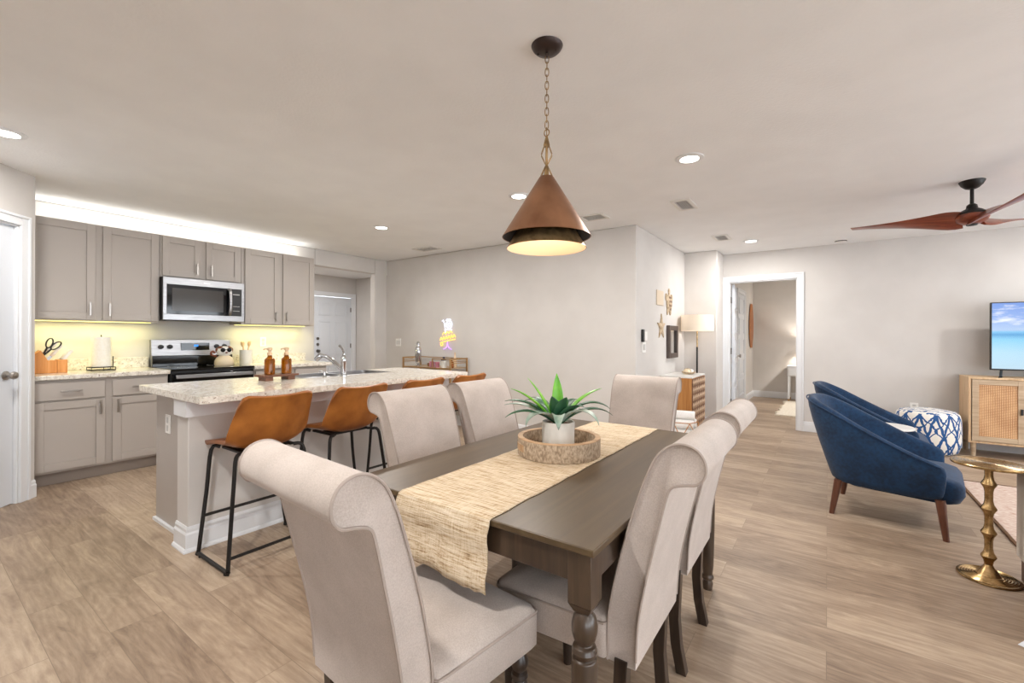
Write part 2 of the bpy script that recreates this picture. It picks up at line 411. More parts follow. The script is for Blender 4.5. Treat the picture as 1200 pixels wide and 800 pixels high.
def rrect(x0, x1, y0, y1, r, n=6):
    out = []
    for cx, cy, a0 in ((x1-r, y1-r, 0), (x0+r, y1-r, 90), (x0+r, y0+r, 180), (x1-r, y0+r, 270)):
        for i in range(n+1):
            a = math.radians(a0+90*i/n); out.append((cx+r*math.cos(a), cy+r*math.sin(a)))
    return out
def box(name, mat, parent, x0, x1, y0, y1, z0, z1, bevel=.003, world=True, **kw):
    m = MB(); m.box(x0, x1, y0, y1, z0, z1)
    return obj(name, m, mat, parent, world=world and parent is not None, bevel=bevel, **kw)
def area(name, loc, size, power, col=(1,.97,.93), rot=(0,0,0), sy=None, spread=180):
    L = bpy.data.lights.new(name, 'AREA'); L.energy = power; L.color = col; L.spread = math.radians(spread)
    if sy: L.shape = 'RECTANGLE'; L.size = size; L.size_y = sy
    else: L.shape = 'DISK'; L.size = size
    o = bpy.data.objects.new(name, L); COL.objects.link(o); o.location = loc; o.rotation_euler = rot; return o
def point(name, loc, power, col=(1,.85,.66), r=.04):
    L = bpy.data.lights.new(name, 'POINT'); L.energy = power; L.color = col; L.shadow_soft_size = r
    o = bpy.data.objects.new(name, L); COL.objects.link(o); o.location = loc; return o
# ------------------------------------------------------------------ room constants
W = -5.81; YB = 4.665; XS = -1.68; YA = 6.65; XR = -1.25; YT = 7.11
PX, PY = -4.974, .651
XE = 4.6; YF = -2.8
T = .12
# floor / ceiling
m = MB(); m.box(-8.4, XE, YF, 10.85, -.1, 0); struct('floor', m, 'floor', smooth=0)
m = MB(); m.box(-8.4, XE, YF, 10.85, H, H+.1); struct('ceiling', m, 'ceil', smooth=0)
# walls
m = MB()
m.box(W-T, W, PY, 3.43, 0, H); m.box(W-T, W, 4.44, YB, 0, H); m.box(W-T, W, 3.43, 4.44, 2.235, H)
struct('wall_left', m, 'wall', bevel=.012)
m = MB()
m.prism([(W, YB), (XS, YB), (XS, YA), (XS-T, YA), (XS-T, YB+T), (W, YB+T)], 0, H); struct('wall_middle', m, 'wall', bevel=.012)
m = MB(); m.prism([(XS-T, YA), (XR, YA), (XR, YT), (XR-T, YT), (XR-T, YA+T), (XS-T, YA+T)], 0, H); struct('wall_alcove', m, 'wall', bevel=.012)
DX0, DX1, DZ = -1.18, -.335, 2.055
m = MB(); m.box(XR-T, DX0, YT, YT+T, 0, H); m.box(DX1, XE, YT, YT+T, 0, H); m.box(DX0, DX1, YT, YT+T, DZ, H); struct('wall_back', m, 'wall')
# pantry corner: diagonal wall with door, short return to the kitchen wall
d = 1/math.sqrt(2)
def DP(s, o=0):   # s metres along the diagonal from the pantry corner, o metres out into the room
    return (PX + s*d + o*d, PY - s*d + o*d)
m = MB()
a, b = DP(0), DP(.135); c1, c0 = DP(.135, -T), DP(0, -T)
m.prism([a, b, c1, c0], 0, H)
a, b = DP(.135), DP(.9); c1, c0 = DP(.9, -T), DP(.135, -T); m.prism([a, b, c1, c0], 2.06, H)
a, b = DP(.9), DP(1.2); c1, c0 = DP(1.2, -T), DP(.9, -T); m.prism([a, b, c1, c0], 0, H)
struct('wall_pantry', m, 'wall', smooth=0)
m = MB(); m.box(W-T, PX-.05, PY-T, PY, 0, H); struct('wall_pantry_side', m, 'wall')
q = DP(1.2)
m = MB(); m.box(q[0]-T, q[0], YF, q[1]+.03, 0, H); struct('wall_near_left', m, 'wall')
# wall behind the camera and right wall, with unseen openings added to admit sky light
def fill_windows_wall(name, fixed, lo, hi, wins, along):
    m = MB(); z0, z1 = .35, 2.15; p = lo
    def bx(a, b, za, zb):
        if along == 'X': m.box(a, b, fixed-T, fixed, za, zb)
        else: m.box(fixed, fixed+T, a, b, za, zb)
    for a, b in wins:
        bx(p, a, 0, H); bx(a, b, 0, z0); bx(a, b, z1, H); p = b
    bx(p, hi, 0, H)
    return struct(name, m, 'wall', smooth=0)
fill_windows_wall('wall_behind', YF, q[0], XE, [(2.2, 4.2)], 'X')
fill_windows_wall('wall_right', XE, YF, YT, [(-2.2, 0.0), (.8, 3.0), (3.8, 6.0)], 'Y')
k = 1
for a, b in [(2.2, 4.2)]:
    m = MB(); e = .06
    m.box(a, b, YF-.09, YF-.03, .35, .35+e); m.box(a, b, YF-.09, YF-.03, 2.15-e, 2.15); m.box(a, a+e, YF-.09, YF-.03, .35+e, 2.15-e)
    m.box(b-e, b, YF-.09, YF-.03, .35+e, 2.15-e); m.box((a+b)/2-.03, (a+b)/2+.03, YF-.09, YF-.03, .35+e, 2.15-e)
    struct('window_%d' % k, m, 'white'); k += 1  # unseen frame round the rear opening added for daylight
for a, b in [(-2.2, 0.0), (.8, 3.0), (3.8, 6.0)]:
    m = MB(); e = .06
    m.box(XE+.03, XE+.09, a, b, .35, .35+e); m.box(XE+.03, XE+.09, a, b, 2.15-e, 2.15); m.box(XE+.03, XE+.09, a, a+e, .35+e, 2.15-e)
    m.box(XE+.03, XE+.09, b-e, b, .35+e, 2.15-e); m.box(XE+.03, XE+.09, (a+b)/2-.03, (a+b)/2+.03, .35+e, 2.15-e)
    struct('window_%d' % k, m, 'white'); k += 1  # unseen frames, openings added to bring side daylight into the room
# hall behind the kitchen wall
HX, HY = -8.17, 5.75
m = MB(); m.box(HX-T, HX, 2.6, 4.80, 0, H); m.box(HX-T, HX, 5.66, HY, 0, H); m.box(HX-T, HX, 4.80, 5.66, 2.06, H); struct('wall_hall_end', m, 'wall', smooth=0)
m = MB(); m.box(HX-T, W-T, HY, HY+T, 0, H); struct('wall_hall_right', m, 'wall', smooth=0)
m = MB(); m.box(HX-T, W-T, 2.5, 2.6, 0, H); struct('wall_hall_left', m, 'wall', smooth=0)
m = MB(); m.box(W-T-.001, W-T+.11, YB+T, HY, 0, H); struct('wall_hall_near', m, 'wall', smooth=0)
# room beyond the open door
m = MB(); m.box(-1.42, -1.30, YT+T, 10.7, 0, H); struct('wall_bedroom_left', m, 'wall', smooth=0)
m = MB(); m.box(-1.42, 3.2, 10.7, 10.82, 0, H); struct('wall_bedroom_back', m, 'wall', smooth=0)
m = MB(); m.box(3.2, 3.32, YT+T, 10.82, 0, H); struct('wall_bedroom_right', m, 'wall', smooth=0)
# baseboards
BB = [(0,0),(.016,0),(.016,.095),(.011,.104),(.011,.118),(.005,.132),(0,.132)]
def baseboard(name, p, q, nx, ny):
    m = MB(); m.rings([[(x+nx*o, y+ny*o, z) for o, z in BB] for x, y in (p, q)]); return struct(name, m, 'white', smooth=0)
baseboard('baseboard_middle', (W, YB), (XS, YB), 0, -1); baseboard('baseboard_side', (XS, YB-.016), (XS, YA), 1, 0)
baseboard('baseboard_alcove', (XS, YA), (XR+.016, YA), 0, -1); baseboard('baseboard_recess', (XR, YA-.016), (XR, YT), 1, 0)
baseboard('baseboard_back', (DX1+.075, YT), (XE, YT), 0, -1); baseboard('baseboard_left', (W, 4.44), (W, YB), 1, 0)
baseboard('baseboard_pantry', DP(0), DP(.055), d, d); baseboard('baseboard_bedroom_left', (-1.30, 9.55), (-1.30, 10.7), 1, 0)
baseboard('baseboard_bedroom_back', (-1.30, 10.7), (3.2, 10.7), 0, -1); baseboard('baseboard_hall', (HX, HY), (W-T, HY), 0, -1)
baseboard('baseboard_hall_end', (HX, 2.6), (HX, 4.73), 1, 0)
# ------------------------------------------------------------------ doors
def casing_frame(m, w, h, cw=.075, t=.018, y=0):   # local: x along wall, y = out of wall, opening from 0..w
    for a, b in ((-cw, 0), (w, w+cw)):
        m.box(a, b, y, y+t, 0, h+cw); m.box(a+.006, a+.022 if a < 0 else b-.006, y+t, y+t+.006, 0, h+cw-.02) if False else None
    m.box(0, w, y, y+t, h, h+cw)
    m.box(-cw, -cw+.02, y+t, y+t+.008, 0, h+cw); m.box(w+cw-.02, w+cw, y+t, y+t+.008, 0, h+cw); m.box(-cw+.02, w+cw-.02, y+t, y+t+.008, h+cw-.02, h+cw)
def leaf_mesh(w, h, panels, t=.038):
    """door leaf in x 0..w, y -t..0 with raised panels on both faces"""
    m = MB(); m.box(0, w, -t, 0, .008, h)
    for x0, x1, z0, z1 in panels:
        for s, y in ((1, 0), (-1, -t)):
            # sunk moulding frame drawn as a thin raised bead and a raised field
            e = .018
            for bxx in ((x0, x1, z0, z0+e), (x0, x1, z1-e, z1), (x0, x0+e, z0+e, z1-e), (x1-e, x1, z0+e, z1-e)):
                m.box(bxx[0], bxx[1], min(y, y+s*.011), max(y, y+s*.011), bxx[2], bxx[3])
            m.box(x0+.045, x1-.045, min(y, y+s*.005), max(y, y+s*.005), z0+.045, z1-.045)
    return m
def knob_mesh(x, z, y0=0, s=1):
    m = MB(); m.lathe([(.0, 0), (.032, 0), (.032, .006), (.012, .012), (.011, .032), (.024, .04), (.029, .052), (.024, .064), (.0, .068)], (0, 0, 0), 20, 'Y', False)
    if s < 0: m.xform(Matrix.Scale(-1, 4, (0,1,0)))
    m.xform(Matrix.Translation((x, y0, z))); return m
def hinge_mesh(x, z, y):
    m = MB(); m.cyl((x, y, z-.045), .007, .09, 10); m.box(x-.002, x+.02, y-.004, y+.002, z-.045, z+.045); return m
five = lambda w: [(.11, w-.11, .2+i*.37, .2+i*.37+.29) for i in range(5)]
six = lambda w: [(.1, w/2-.05, .22, .75), (w/2+.05, w-.1, .22, .75), (.1, w/2-.05, .88, 1.55), (w/2+.05, w-.1, .88, 1.55), (.1, w/2-.05, 1.67, 1.92), (w/2+.05, w-.1, 1.67, 1.92)]
def door_at(name, origin, rz, w, h, panels, knob_x, leaf_open=0, leaf_back=.0, hinge_x=None):
    """casing + leaf; local x along wall, local +y out of the wall toward the viewer"""
    Mx = Matrix.Translation(origin) @ Matrix.Rotation(rz, 4, 'Z')
    m = MB(); casing_frame(m, w, h)
    m.box(-.001, .012, -T, 0, 0, h); m.box(w-.012, w+.001, -T, 0, 0, h); m.box(.012, w-.012, -T, 0, h-.012, h)
    m.xform(Mx); cs = struct(name+'_casing' if False else name, m, 'white', smooth=0, bevel=.003)
    ML = Mx @ Matrix.Translation((0, -leaf_back, 0)) @ Matrix.Translation((hinge_x or 0, 0, 0)) @ Matrix.Rotation(leaf_open, 4, 'Z') @ Matrix.Translation((-(hinge_x or 0), 0, 0))
    lw = w-.03
    lf = leaf_mesh(lw, h-.018, panels); lf.xform(ML @ Matrix.Translation((.015, 0, 0))); L = obj('door_leaf', lf, 'door', cs, bevel=.002)
    return cs, L, ML
# pantry door on the diagonal wall (local +y = out of wall (d,d)); local x runs toward the camera side
p0 = DP(.135)
cs, L, ML = door_at('door_1', (p0[0], p0[1], 0), -PI/4, .76, 2.055, five(.73), .06, leaf_back=.02)
a = knob_mesh(.075, .95); a.xform(ML); obj('knob', a, 'nickel', L)
# hall end door, six panels; wall faces +X so local y -> +X : rz=-90deg, local x -> -Y
cs, L, ML = door_at('door_2', (HX, 5.66, 0), -PI/2, .86, 2.06, six(.83), .75, leaf_back=.02)
a = knob_mesh(.76, .955); a.xform(ML); obj('knob', a, 'lockgrey', L)
for zz in (1.085, 1.2):
    a = MB(); a.lathe([(0, 0), (.028, 0), (.026, .018), (0, .02)], (.76, 0, zz), 18, 'Y', False); a.xform(ML); obj('deadbolt' if zz < 1.1 else 'peephole', a, 'lockgrey', L)
for zz in (.3, 1.05, 1.8):
    a = hinge_mesh(.012, zz, .004); a.xform(ML); obj('hinge', a, 'lockgrey', cs)
# bedroom door: casing on the back wall, leaf swung 90 degrees into the room beyond
Mx = Matrix.Translation((DX1, YT, 0)) @ Matrix.Rotation(PI, 4, 'Z')   # local x -> -X, local y -> -Y
m = MB(); wd = DX1-DX0; casing_frame(m, wd, DZ)
m.box(-.001, .014, -T, 0, 0, DZ); m.box(wd-.014, wd+.001, -T, 0, 0, DZ); m.box(.014, wd-.014, -T, 0, DZ-.014, DZ); m.xform(Mx)
cs = struct('door_3', m, 'white', smooth=0, bevel=.003)
lf = leaf_mesh(.80, 2.03, [(.1, .70, .2+i*.37, .2+i*.37+.29) for i in range(5)])
ML = Matrix.Translation((DX0+.022, YT+T+.012, 0)) @ Matrix.Rotation(PI/2+.11, 4, 'Z') @ Matrix.Translation((0, 0, .004))
lf.xform(ML); L = obj('door_leaf', lf, 'door', cs, bevel=.002)
a = knob_mesh(.74, .95, -.038, -1); a.xform(ML); obj('knob', a, 'nickel', L)
for zz in (.3, 1.05, 1.8):
    a = MB(); a.cyl((DX0+.018, YT+T+.006, zz-.045), .008, .09, 10); a.box(DX0+.014, DX0+.018, YT+T-.035, YT+T+.004, zz-.045, zz+.045); obj('hinge', a, 'lockgrey', cs)
# casing of a further door on the bedroom's left wall
Mx = Matrix.Translation((-1.30, 9.45, 0)) @ Matrix.Rotation(-PI/2, 4, 'Z')
m = MB(); casing_frame(m, .76, 2.05); m.xform(Mx); cs = struct('door_4', m, 'white', smooth=0)
lf = leaf_mesh(.755, 2.045, [(.1, .65, .2+i*.37, .2+i*.37+.29) for i in range(5)], .008); lf.xform(Mx @ Matrix.Translation((.0025, .008, 0))); obj('door_leaf', lf, 'door', cs)
# ------------------------------------------------------------------ kitchen cabinets
def shaker(mbx, x, y0, y1, z0, z1, r=.06):
    """shaker front on plane X=x facing +X, between y0..y1, z0..z1"""
    t = .02
    mbx.box(x, x+t, y0, y0+r, z0, z1); mbx.box(x, x+t, y1-r, y1, z0, z1)
    mbx.box(x, x+t, y0+r, y1-r, z0, z0+r); mbx.box(x, x+t, y0+r, y1-r, z1-r, z1)
    mbx.box(x, x+t-.010, y0+r, y1-r, z0+r, z1-r)
def pull(parent, x, y, z, vert=True, L=.10):
    m = MB(); h = L/2
    if vert: pts = [(x, y, z-h+.012), (x+.026, y, z-h+.004), (x+.028, y, z-h-.005), (x+.028, y, z+h+.005), (x+.026, y, z+h-.004), (x, y, z+h-.012)]
    else: pts = [(x, y-h+.012, z), (x+.026, y-h+.004, z), (x+.028, y-h-.005, z), (x+.028, y+h+.005, z), (x+.026, y+h-.004, z), (x, y+h-.012, z)]
    m2 = MB()
    if vert:
        m2.box(x+.022, x+.031, y-.0075, y+.0075, z-h-.01, z+h+.01)
        for s in (-1, 1): m2.cyl((x-.001, y, z+s*(h-.012)), .005, .025, 10, 'X')
    else:
        m2.box(x+.022, x+.030, y-h-.01, y+h+.01, z-.0075, z+.0075)
        for s in (-1, 1): m2.cyl((x-.001, y+s*(h-.012), z), .005, .025, 10, 'X')
    obj('handle', m2, 'nickel', parent, world=True, bevel=.001)
UX = -5.50
CABG = 'wall cabinets over the counter'
def wall_cab(y0, y1, z0, z1, doors, label):
    c = thing('wall_cabinet', label, 'cabinet', ((W+UX)/2, (y0+y1)/2, z0), 0, CABG)
    box('body', 'cab', c, W+.001, UX, y0, y1, z0, z1, .002)
    for a, b, hy in doors:
        m = MB(); shaker(m, UX+.0005, a, b, z0+.012, z1-.012); D = obj('cabinet_door', m, 'cab', c, world=True, bevel=.002, smooth=0)
        pull(D, UX+.02, hy, z0+.012+.095, True)
    return c
Y0 = .655
wall_cab(Y0, 1.583, 1.377, 2.265, [(.668, 1.100, 1.060), (1.150, 1.570, 1.195)], 'tall grey two-door wall cabinet nearest the pantry door')
wall_cab(1.585, 2.347, 1.842, 2.265, [(1.602, 1.942, 1.90), (1.990, 2.332, 2.035)], 'short grey two-door wall cabinet above the microwave')
wall_cab(2.349, 3.235, 1.377, 2.265, [(2.384, 2.775, 2.735), (2.822, 3.222, 2.862)], 'tall grey two-door wall cabinet beside the hall opening')
BX = -5.205; TX = -5.16
def base_cab(y0, y1, bays, label, end=False):
    c = thing('base_cabinet', label, 'cabinet', ((W+BX)/2, (y0+y1)/2, 0), 0, 'base cabinets along the kitchen wall')
    box('body', 'cab', c, W+.001, BX, y0, y1, .105, .874, .002)
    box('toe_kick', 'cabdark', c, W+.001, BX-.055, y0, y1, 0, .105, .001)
    for a, b, hy in bays:
        D = box('drawer', 'cab', c, BX+.0005, BX+.02, a, b, .705, .852, .003)
        pull(D, BX+.02, (a+b)/2, .778, False, .11)
        m = MB(); shaker(m, BX+.0005, a, b, .125, .690); D = obj('cabinet_door', m, 'cab', c, world=True, bevel=.002, smooth=0)
        pull(D, BX+.02, hy, .62, True)
base_cab(Y0, 1.568, [(.672, 1.107, 1.072), (1.157, 1.556, 1.19)], 'grey base cabinet with two drawers under the paper towels')
base_cab(2.352, 3.235, [(2.37, 2.78, 2.74), (2.82, 3.22, 2.86)], 'grey base cabinet right of the range, behind the island')
for y0, y1, lab in ((Y0, 1.575, 'speckled stone countertop holding the knife block'), (2.347, 3.29, 'speckled stone countertop right of the range')):
    c = thing('countertop', lab, 'countertop', ((W+TX)/2, (y0+y1)/2, .876), 0, 'kitchen wall countertops')
    box('slab', 'granite', c, W+.001, TX, y0, y1, .875, .914, .006)
    box('backsplash', 'granite', c, W+.001, W+.02, y0, y1, .914, 1.02, .003)
# ------------------------------------------------------------------ range
r = thing('kitchen_range', 'stainless electric range with black glass cooktop between counters', 'oven', (-5.48, 1.962, 0))
y0, y1 = 1.580, 2.342
box('body', 'blackplastic', r, W+.03, -5.19, y0, y1, .03, .900, .004)
box('cooktop', 'blackglass', r, W+.09, -5.155, y0, y1, .900, .918, .005)
m = MB()
m.rings([[(-5.80, y, .918), (-5.70, y, .918), (-5.705, y, 1.02), (-5.735, y, 1.03), (-5.75, y, 1.20), (-5.80, y, 1.20)] for y in (y0+.005, y1-.005)])
bg = obj('backguard', m, 'steel', r, world=True, bevel=.003, smooth=0)
box('backguard_base', 'blackglass', r, -5.715, -5.695, y0+.002, y1-.002, .918, 1.028, .003)
m = MB(); m.box(-5.741, -5.733, 1.845, 2.115, 1.085, 1.165); dsp = obj('control_display', m, 'blackglass', r, world=True, smooth=0)
m = MB(); m.box(-5.7335, -5.732, 1.965, 2.005, 1.125, 1.145); obj('clock', m, 'display', dsp, world=True, smooth=0)
for yy in (1.665, 1.745, 2.19, 2.27):
    m = MB(); m.lathe([(0, 0), (.024, 0), (.022, .022), (.012, .024), (0, .024)], (-5.742, yy, 1.125), 20, 'X', False); obj('control_knob', m, 'lockgrey' if False else 'blackplastic', r, world=True)
box('oven_door', 'blackglass', r, -5.189, -5.165, y0+.004, y1-.004, .25, .875, .005)
m = MB(); m.tube([(-5.165, y0+.05, .845), (-5.13, y0+.05, .845)], .012, 10); m.tube([(-5.165, y1-.05, .845), (-5.13, y1-.05, .845)], .012, 10); m.box(-5.137, -5.117, y0+.03, y1-.03, .825, .862)
obj('door_handle', m, 'steel', r, world=True, bevel=.004)
box('storage_drawer', 'steel', r, -5.189, -5.167, y0+.004, y1-.004, .06, .24, .004)
for a, b in ((-5.62, 1.78), (-5.62, 2.14), (-5.36, 1.78), (-5.36, 2.14)):
    m = MB(); m.lathe([(.085, 0), (.088, 0), (.088, .0006), (.085, .0006)], (a, b, .9181), 32, 'Z', False); obj('burner_mark', m, 'plateshade', r, world=True)
# ------------------------------------------------------------------ microwave
r = thing('microwave', 'stainless microwave hung under the short wall cabinet', 'microwave', (-5.60, 1.966, 1.40))
y0, y1, x1 = 1.587, 2.345, -5.43
box('case', 'blackplastic', r, W+.002, x1, y0, y1, 1.402, 1.838, .003)
m = MB()
m.box(x1, x1+.022, y0, y1, 1.405, 1.465); m.box(x1, x1+.022, y0, y1, 1.765, 1.836); m.box(x1, x1+.022, y0, y0+.03, 1.465, 1.765); m.box(x1, x1+.022, y1-.03, y1, 1.465, 1.765)
obj('door_frame', m, 'steel', r, world=True, bevel=.002, smooth=0)
dr = box('door_glass', 'blackglass', r, x1, x1+.018, y0+.03, 2.19, 1.465, 1.765, .002)
box('viewing_window', 'ovenglass', dr, x1+.0181, x1+.0195, y0+.075, 2.13, 1.50, 1.73, .0)
box('control_panel', 'blackplastic', r, x1, x1+.019, 2.19, y1-.03, 1.465, 1.765, .002)
m = MB(); pts = [(x1+.02, 2.185, 1.475), (x1+.05, 2.187, 1.50), (x1+.062, 2.19, 1.62), (x1+.05, 2.187, 1.735), (x1+.02, 2.185, 1.76)]
m.tube(catmull(pts, 6), .013, 12, flat=1.3); obj('handle', m, 'steel', r, world=True)
box('badge', 'plate', r, x1+.022, x1+.0225, 1.94, 2.0, 1.795, 1.805, 0)
for k in range(3):
    box('key_row', 'plateshade', r, x1+.019, x1+.0195, 2.225, 2.295, 1.70-.05*k if k == 0 else 1.62-.05*k, (1.71 if k == 0 else 1.624)-.05*k, 0)
# LED strips: above the wall cabinets (lighting the ceiling) and under them
for (a, b, z, nm, mt, lab) in ((Y0+.02, 3.22, 2.268, 'led_strip', 'ledw', 'white light strip lying on top of the wall cabinets'),):
    s = box(nm, mt, None, -5.76, -5.75, a, b, z-.002, z+.004, 0, smooth=0); tag(s, lab, 'light strip')
area('cove_light', (-5.70, 1.95, 2.285), .03, 4.6, (1,.98,.92), (PI, 0, 0), sy=2.5)
for a, b, lab in ((Y0+.02, 1.565, 'yellow light strip under the cabinet by the pantry door'), (2.36, 3.22, 'yellow light strip under the cabinet right of the range')):
    s = box('led_strip', 'led', None, -5.70, -5.69, a, b, 1.3705, 1.3775, 0, smooth=0); tag(s, lab, 'light strip', 'light strips under the wall cabinets')
    area('undercabinet_light', (-5.66, (a+b)/2, 1.366), .03, 3.0, (1,.93,.42), (0, 0, 0), sy=b-a)
# ------------------------------------------------------------------ kitchen island
IX0, IX1 = -3.745, -2.735; IY0, IY1 = .968, 3.17
isl = thing('kitchen_island', 'grey and white island with pony wall facing the bar stools', 'kitchen island', (-3.35, 2.1, 0))
box('cabinet_body', 'cab', isl, -3.70, -3.165, 1.075, 3.06, .10, .874, .002)
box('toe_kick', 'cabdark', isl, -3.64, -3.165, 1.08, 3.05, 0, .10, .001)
box('end_panel', 'cab', isl, -3.715, -3.165, 1.055, 1.0745, 0.0, .874, .002)
m = MB(); m.box(-3.164, -3.000, 1.000, 3.12, 0, .874)
obj('pony_wall', m, 'wall', isl, world=True, bevel=.006)
m = MB()
PB = [(0,0),(.016,0),(.016,.10),(.010,.112),(.010,.128),(.004,.142),(0,.142)]
path = [(-3.170, 1.000, 0, -1), (-3.000, 1.000, 1, -1), (-3.000, 3.12, 1, 1)]
m.rings([[(-3.165, 1.0-o, z) for o, z in PB], [(-3.0+o, 1.0-o, z) for o, z in PB], [(-3.0+o, 3.12+o, z) for o, z in PB], [(-3.165, 3.12+o, z) for o, z in PB]])
obj('baseboard', m, 'white', isl, world=True, smooth=0)
m = MB(); m.rings([[(-3.165, 1.0-o, z) for o, z in ((0,0),(.028,0),(.028,.008),(.022,.018),(0.016,.022),(0,.022))], [(-3.0+o, 1.0-o, z) for o, z in ((0,0),(.028,0),(.028,.008),(.022,.018),(0.016,.022),(0,.022))], [(-3.0+o, 3.12+o, z) for o, z in ((0,0),(.028,0),(.028,.008),(.022,.018),(0.016,.022),(0,.022))]])
m.box(-3.72, -3.17, 1.037, 1.055, 0, .02); obj('shoe_moulding', m, 'white', isl, world=True, smooth=0)
m = MB(); TP = [(0,.775),(.018,.775),(.018,.86),(.026,.874),(0,.874)]
m.rings([[(-3.165, 1.0-o, z) for o, z in TP], [(-3.0+o, 1.0-o, z) for o, z in TP], [(-3.0+o, 3.12+o, z) for o, z in TP], [(-3.165, 3.12+o, z) for o, z in TP]])
obj('counter_trim', m, 'white', isl, world=True, smooth=0)
m = MB(); m.box(-3.525, -3.445, 1.048, 1.0545, .61, .73); o1 = obj('outlet_plate', m, 'plate', isl, world=True, bevel=.002)
m = MB(); m.box(-3.50, -3.47, 1.0465, 1.048, .625, .662); m.box(-3.50, -3.47, 1.0465, 1.048, .678, .715); obj('receptacle', m, 'plateshade', o1, world=True)
# countertop with rounded far corner and sink cut-out
SX0, SX1, SY0, SY1 = -3.70, -3.335, 1.87, 2.70
ct = thing('island_countertop', 'speckled stone island countertop with stainless double sink', 'countertop', (-3.2, 2.1, .875))
m = MB(); z0, z1 = .8745, .914
def cpoly():
    out = [(IX0, IY0), (IX1-.012, IY0), (IX1, IY0+.012)]
    for i in range(9):
        a = math.radians(i*90/8); out.append((IX1-.06+.06*math.cos(a), IY1-.06+.06*math.sin(a)))
    for i in range(5):
        a = math.radians(90+i*90/4); out.append((IX0+.03+.03*math.cos(a), IY1-.03+.03*math.sin(a)))
    return out
outer = cpoly(); inner = rrect(SX0, SX1, SY0, SY1, .03, 4)
bm = m.bm
from mathutils.geometry import tessellate_polygon
tri = tessellate_polygon([[Vector((x, y, 0)) for x, y in outer], [Vector((x, y, 0)) for x, y in inner]])
lay = []
for zz in (z0, z1):
    vs = [bm.verts.new((x, y, zz)) for x, y in outer+inner]; lay.append(vs)
    for t in tri: bm.faces.new([vs[k] for k in (t if zz == z1 else reversed(t))])
no, ni = len(outer), len(inner)
for i in range(no): bm.faces.new((lay[0][i], lay[0][(i+1) % no], lay[1][(i+1) % no], lay[1][i]))
for i in range(ni): bm.faces.new((lay[0][no+i], lay[0][no+(i+1) % ni], lay[1][no+(i+1) % ni], lay[1][no+i]))
obj('slab', m, 'granite', ct, world=True, bevel=.006, seg=3)
m = MB()
def bowl(y0, y1, dpt=.19):
    A = rrect(SX0-.004, SX1+.004, y0, y1, .035, 5); Bq = rrect(SX0+.012, SX1-.012, y0+.016, y1-.016, .05, 5)
    m.rings([[(x, y, .8735) for x, y in A], [(x, y, .85) for x, y in rrect(SX0+.002, SX1-.002, y0+.006, y1-.006, .04, 5)], [(x, y, .874-dpt) for x, y in Bq]], cap0=False, cap1=True)
bowl(SY0-.004, (SY0+SY1)/2-.012); bowl((SY0+SY1)/2+.012, SY1+.004)
m.box(SX0, SX1, (SY0+SY1)/2-.012, (SY0+SY1)/2+.012, .80, .872)
sk = obj('sink', m, 'sinksteel', ct, world=True, solid=.0015)
m = MB(); ro = rrect(SX0-.020, SX1+.022, SY0-.020, SY1+.020, .045, 6); ri = rrect(SX0+.006, SX1-.006, SY0+.006, SY1-.006, .034, 6)
m.rings([[(x, y, .9142) for x, y in ro], [(x, y, .9165) for x, y in rrect(SX0-.016, SX1+.018, SY0-.016, SY1+.016, .042, 6)], [(x, y, .9175) for x, y in ri], [(x, y, .880) for x, y in ri]], False, False)
m.box(SX0+.006, SX1-.006, (SY0+SY1)/2-.014, (SY0+SY1)/2+.014, .872, .913)
obj('sink_rim', m, 'steel', sk, world=True, bevel=.001)
for yy in (2.07, 2.50):
    m = MB(); m.lathe([(0, 0), (.04, 0), (.036, .004), (0, .002)], (-3.52, yy, .687), 20, 'Z', False); obj('drain', m, 'chrome', sk, world=True)
# faucet
fc = thing('faucet', 'chrome single-lever kitchen faucet behind the island sink', 'faucet', (-3.290, 2.20, .914))
m = MB(); m.lathe([(0,0),(.030,0),(.030,.008),(.024,.014),(.022,.09),(.025,.12),(.025,.15),(.018,.165),(0,.168)], (0,0,0), 24, 'Z', False); obj('body', m, 'chrome', fc)
m = MB(); pts = catmull([(0,0,.045),(-.055,-.012,.080),(-.12,-.03,.128),(-.19,-.05,.160),(-.245,-.062,.160),(-.285,-.072,.130)], 6)
m.tube(pts, .015, 12, r_list=[.017-.004*i/len(pts) + (.008 if i > len(pts)-9 else 0) for i in range(len(pts))]); obj('spout', m, 'chrome', fc)
m = MB(); m.tube(catmull([(0,0,.16),(.004,.0,.19),(-.012,-.006,.225),(-.04,-.014,.255)], 5), .010, 10, r_list=[.015,.014,.013,.012,.011,.010,.009,.009,.008,.008,.008,.008,.009,.010,.011,.010]); obj('lever', m, 'chrome', fc)
m = MB(); m.lathe([(0,0),(.018,0),(.016,.01),(.010,.014),(.010,.045),(0,.047)], (0,0,0), 16, 'Z', False); m.tube([(0,0,.042),(-.03,-.01,.05),(-.05,-.014,.042)], .006, 8)
o = obj('soap_pump', m, 'chrome'); o.location = (-3.312, 2.04, .914); tag(o, 'small chrome pump beside the island sink', 'soap dispenser')
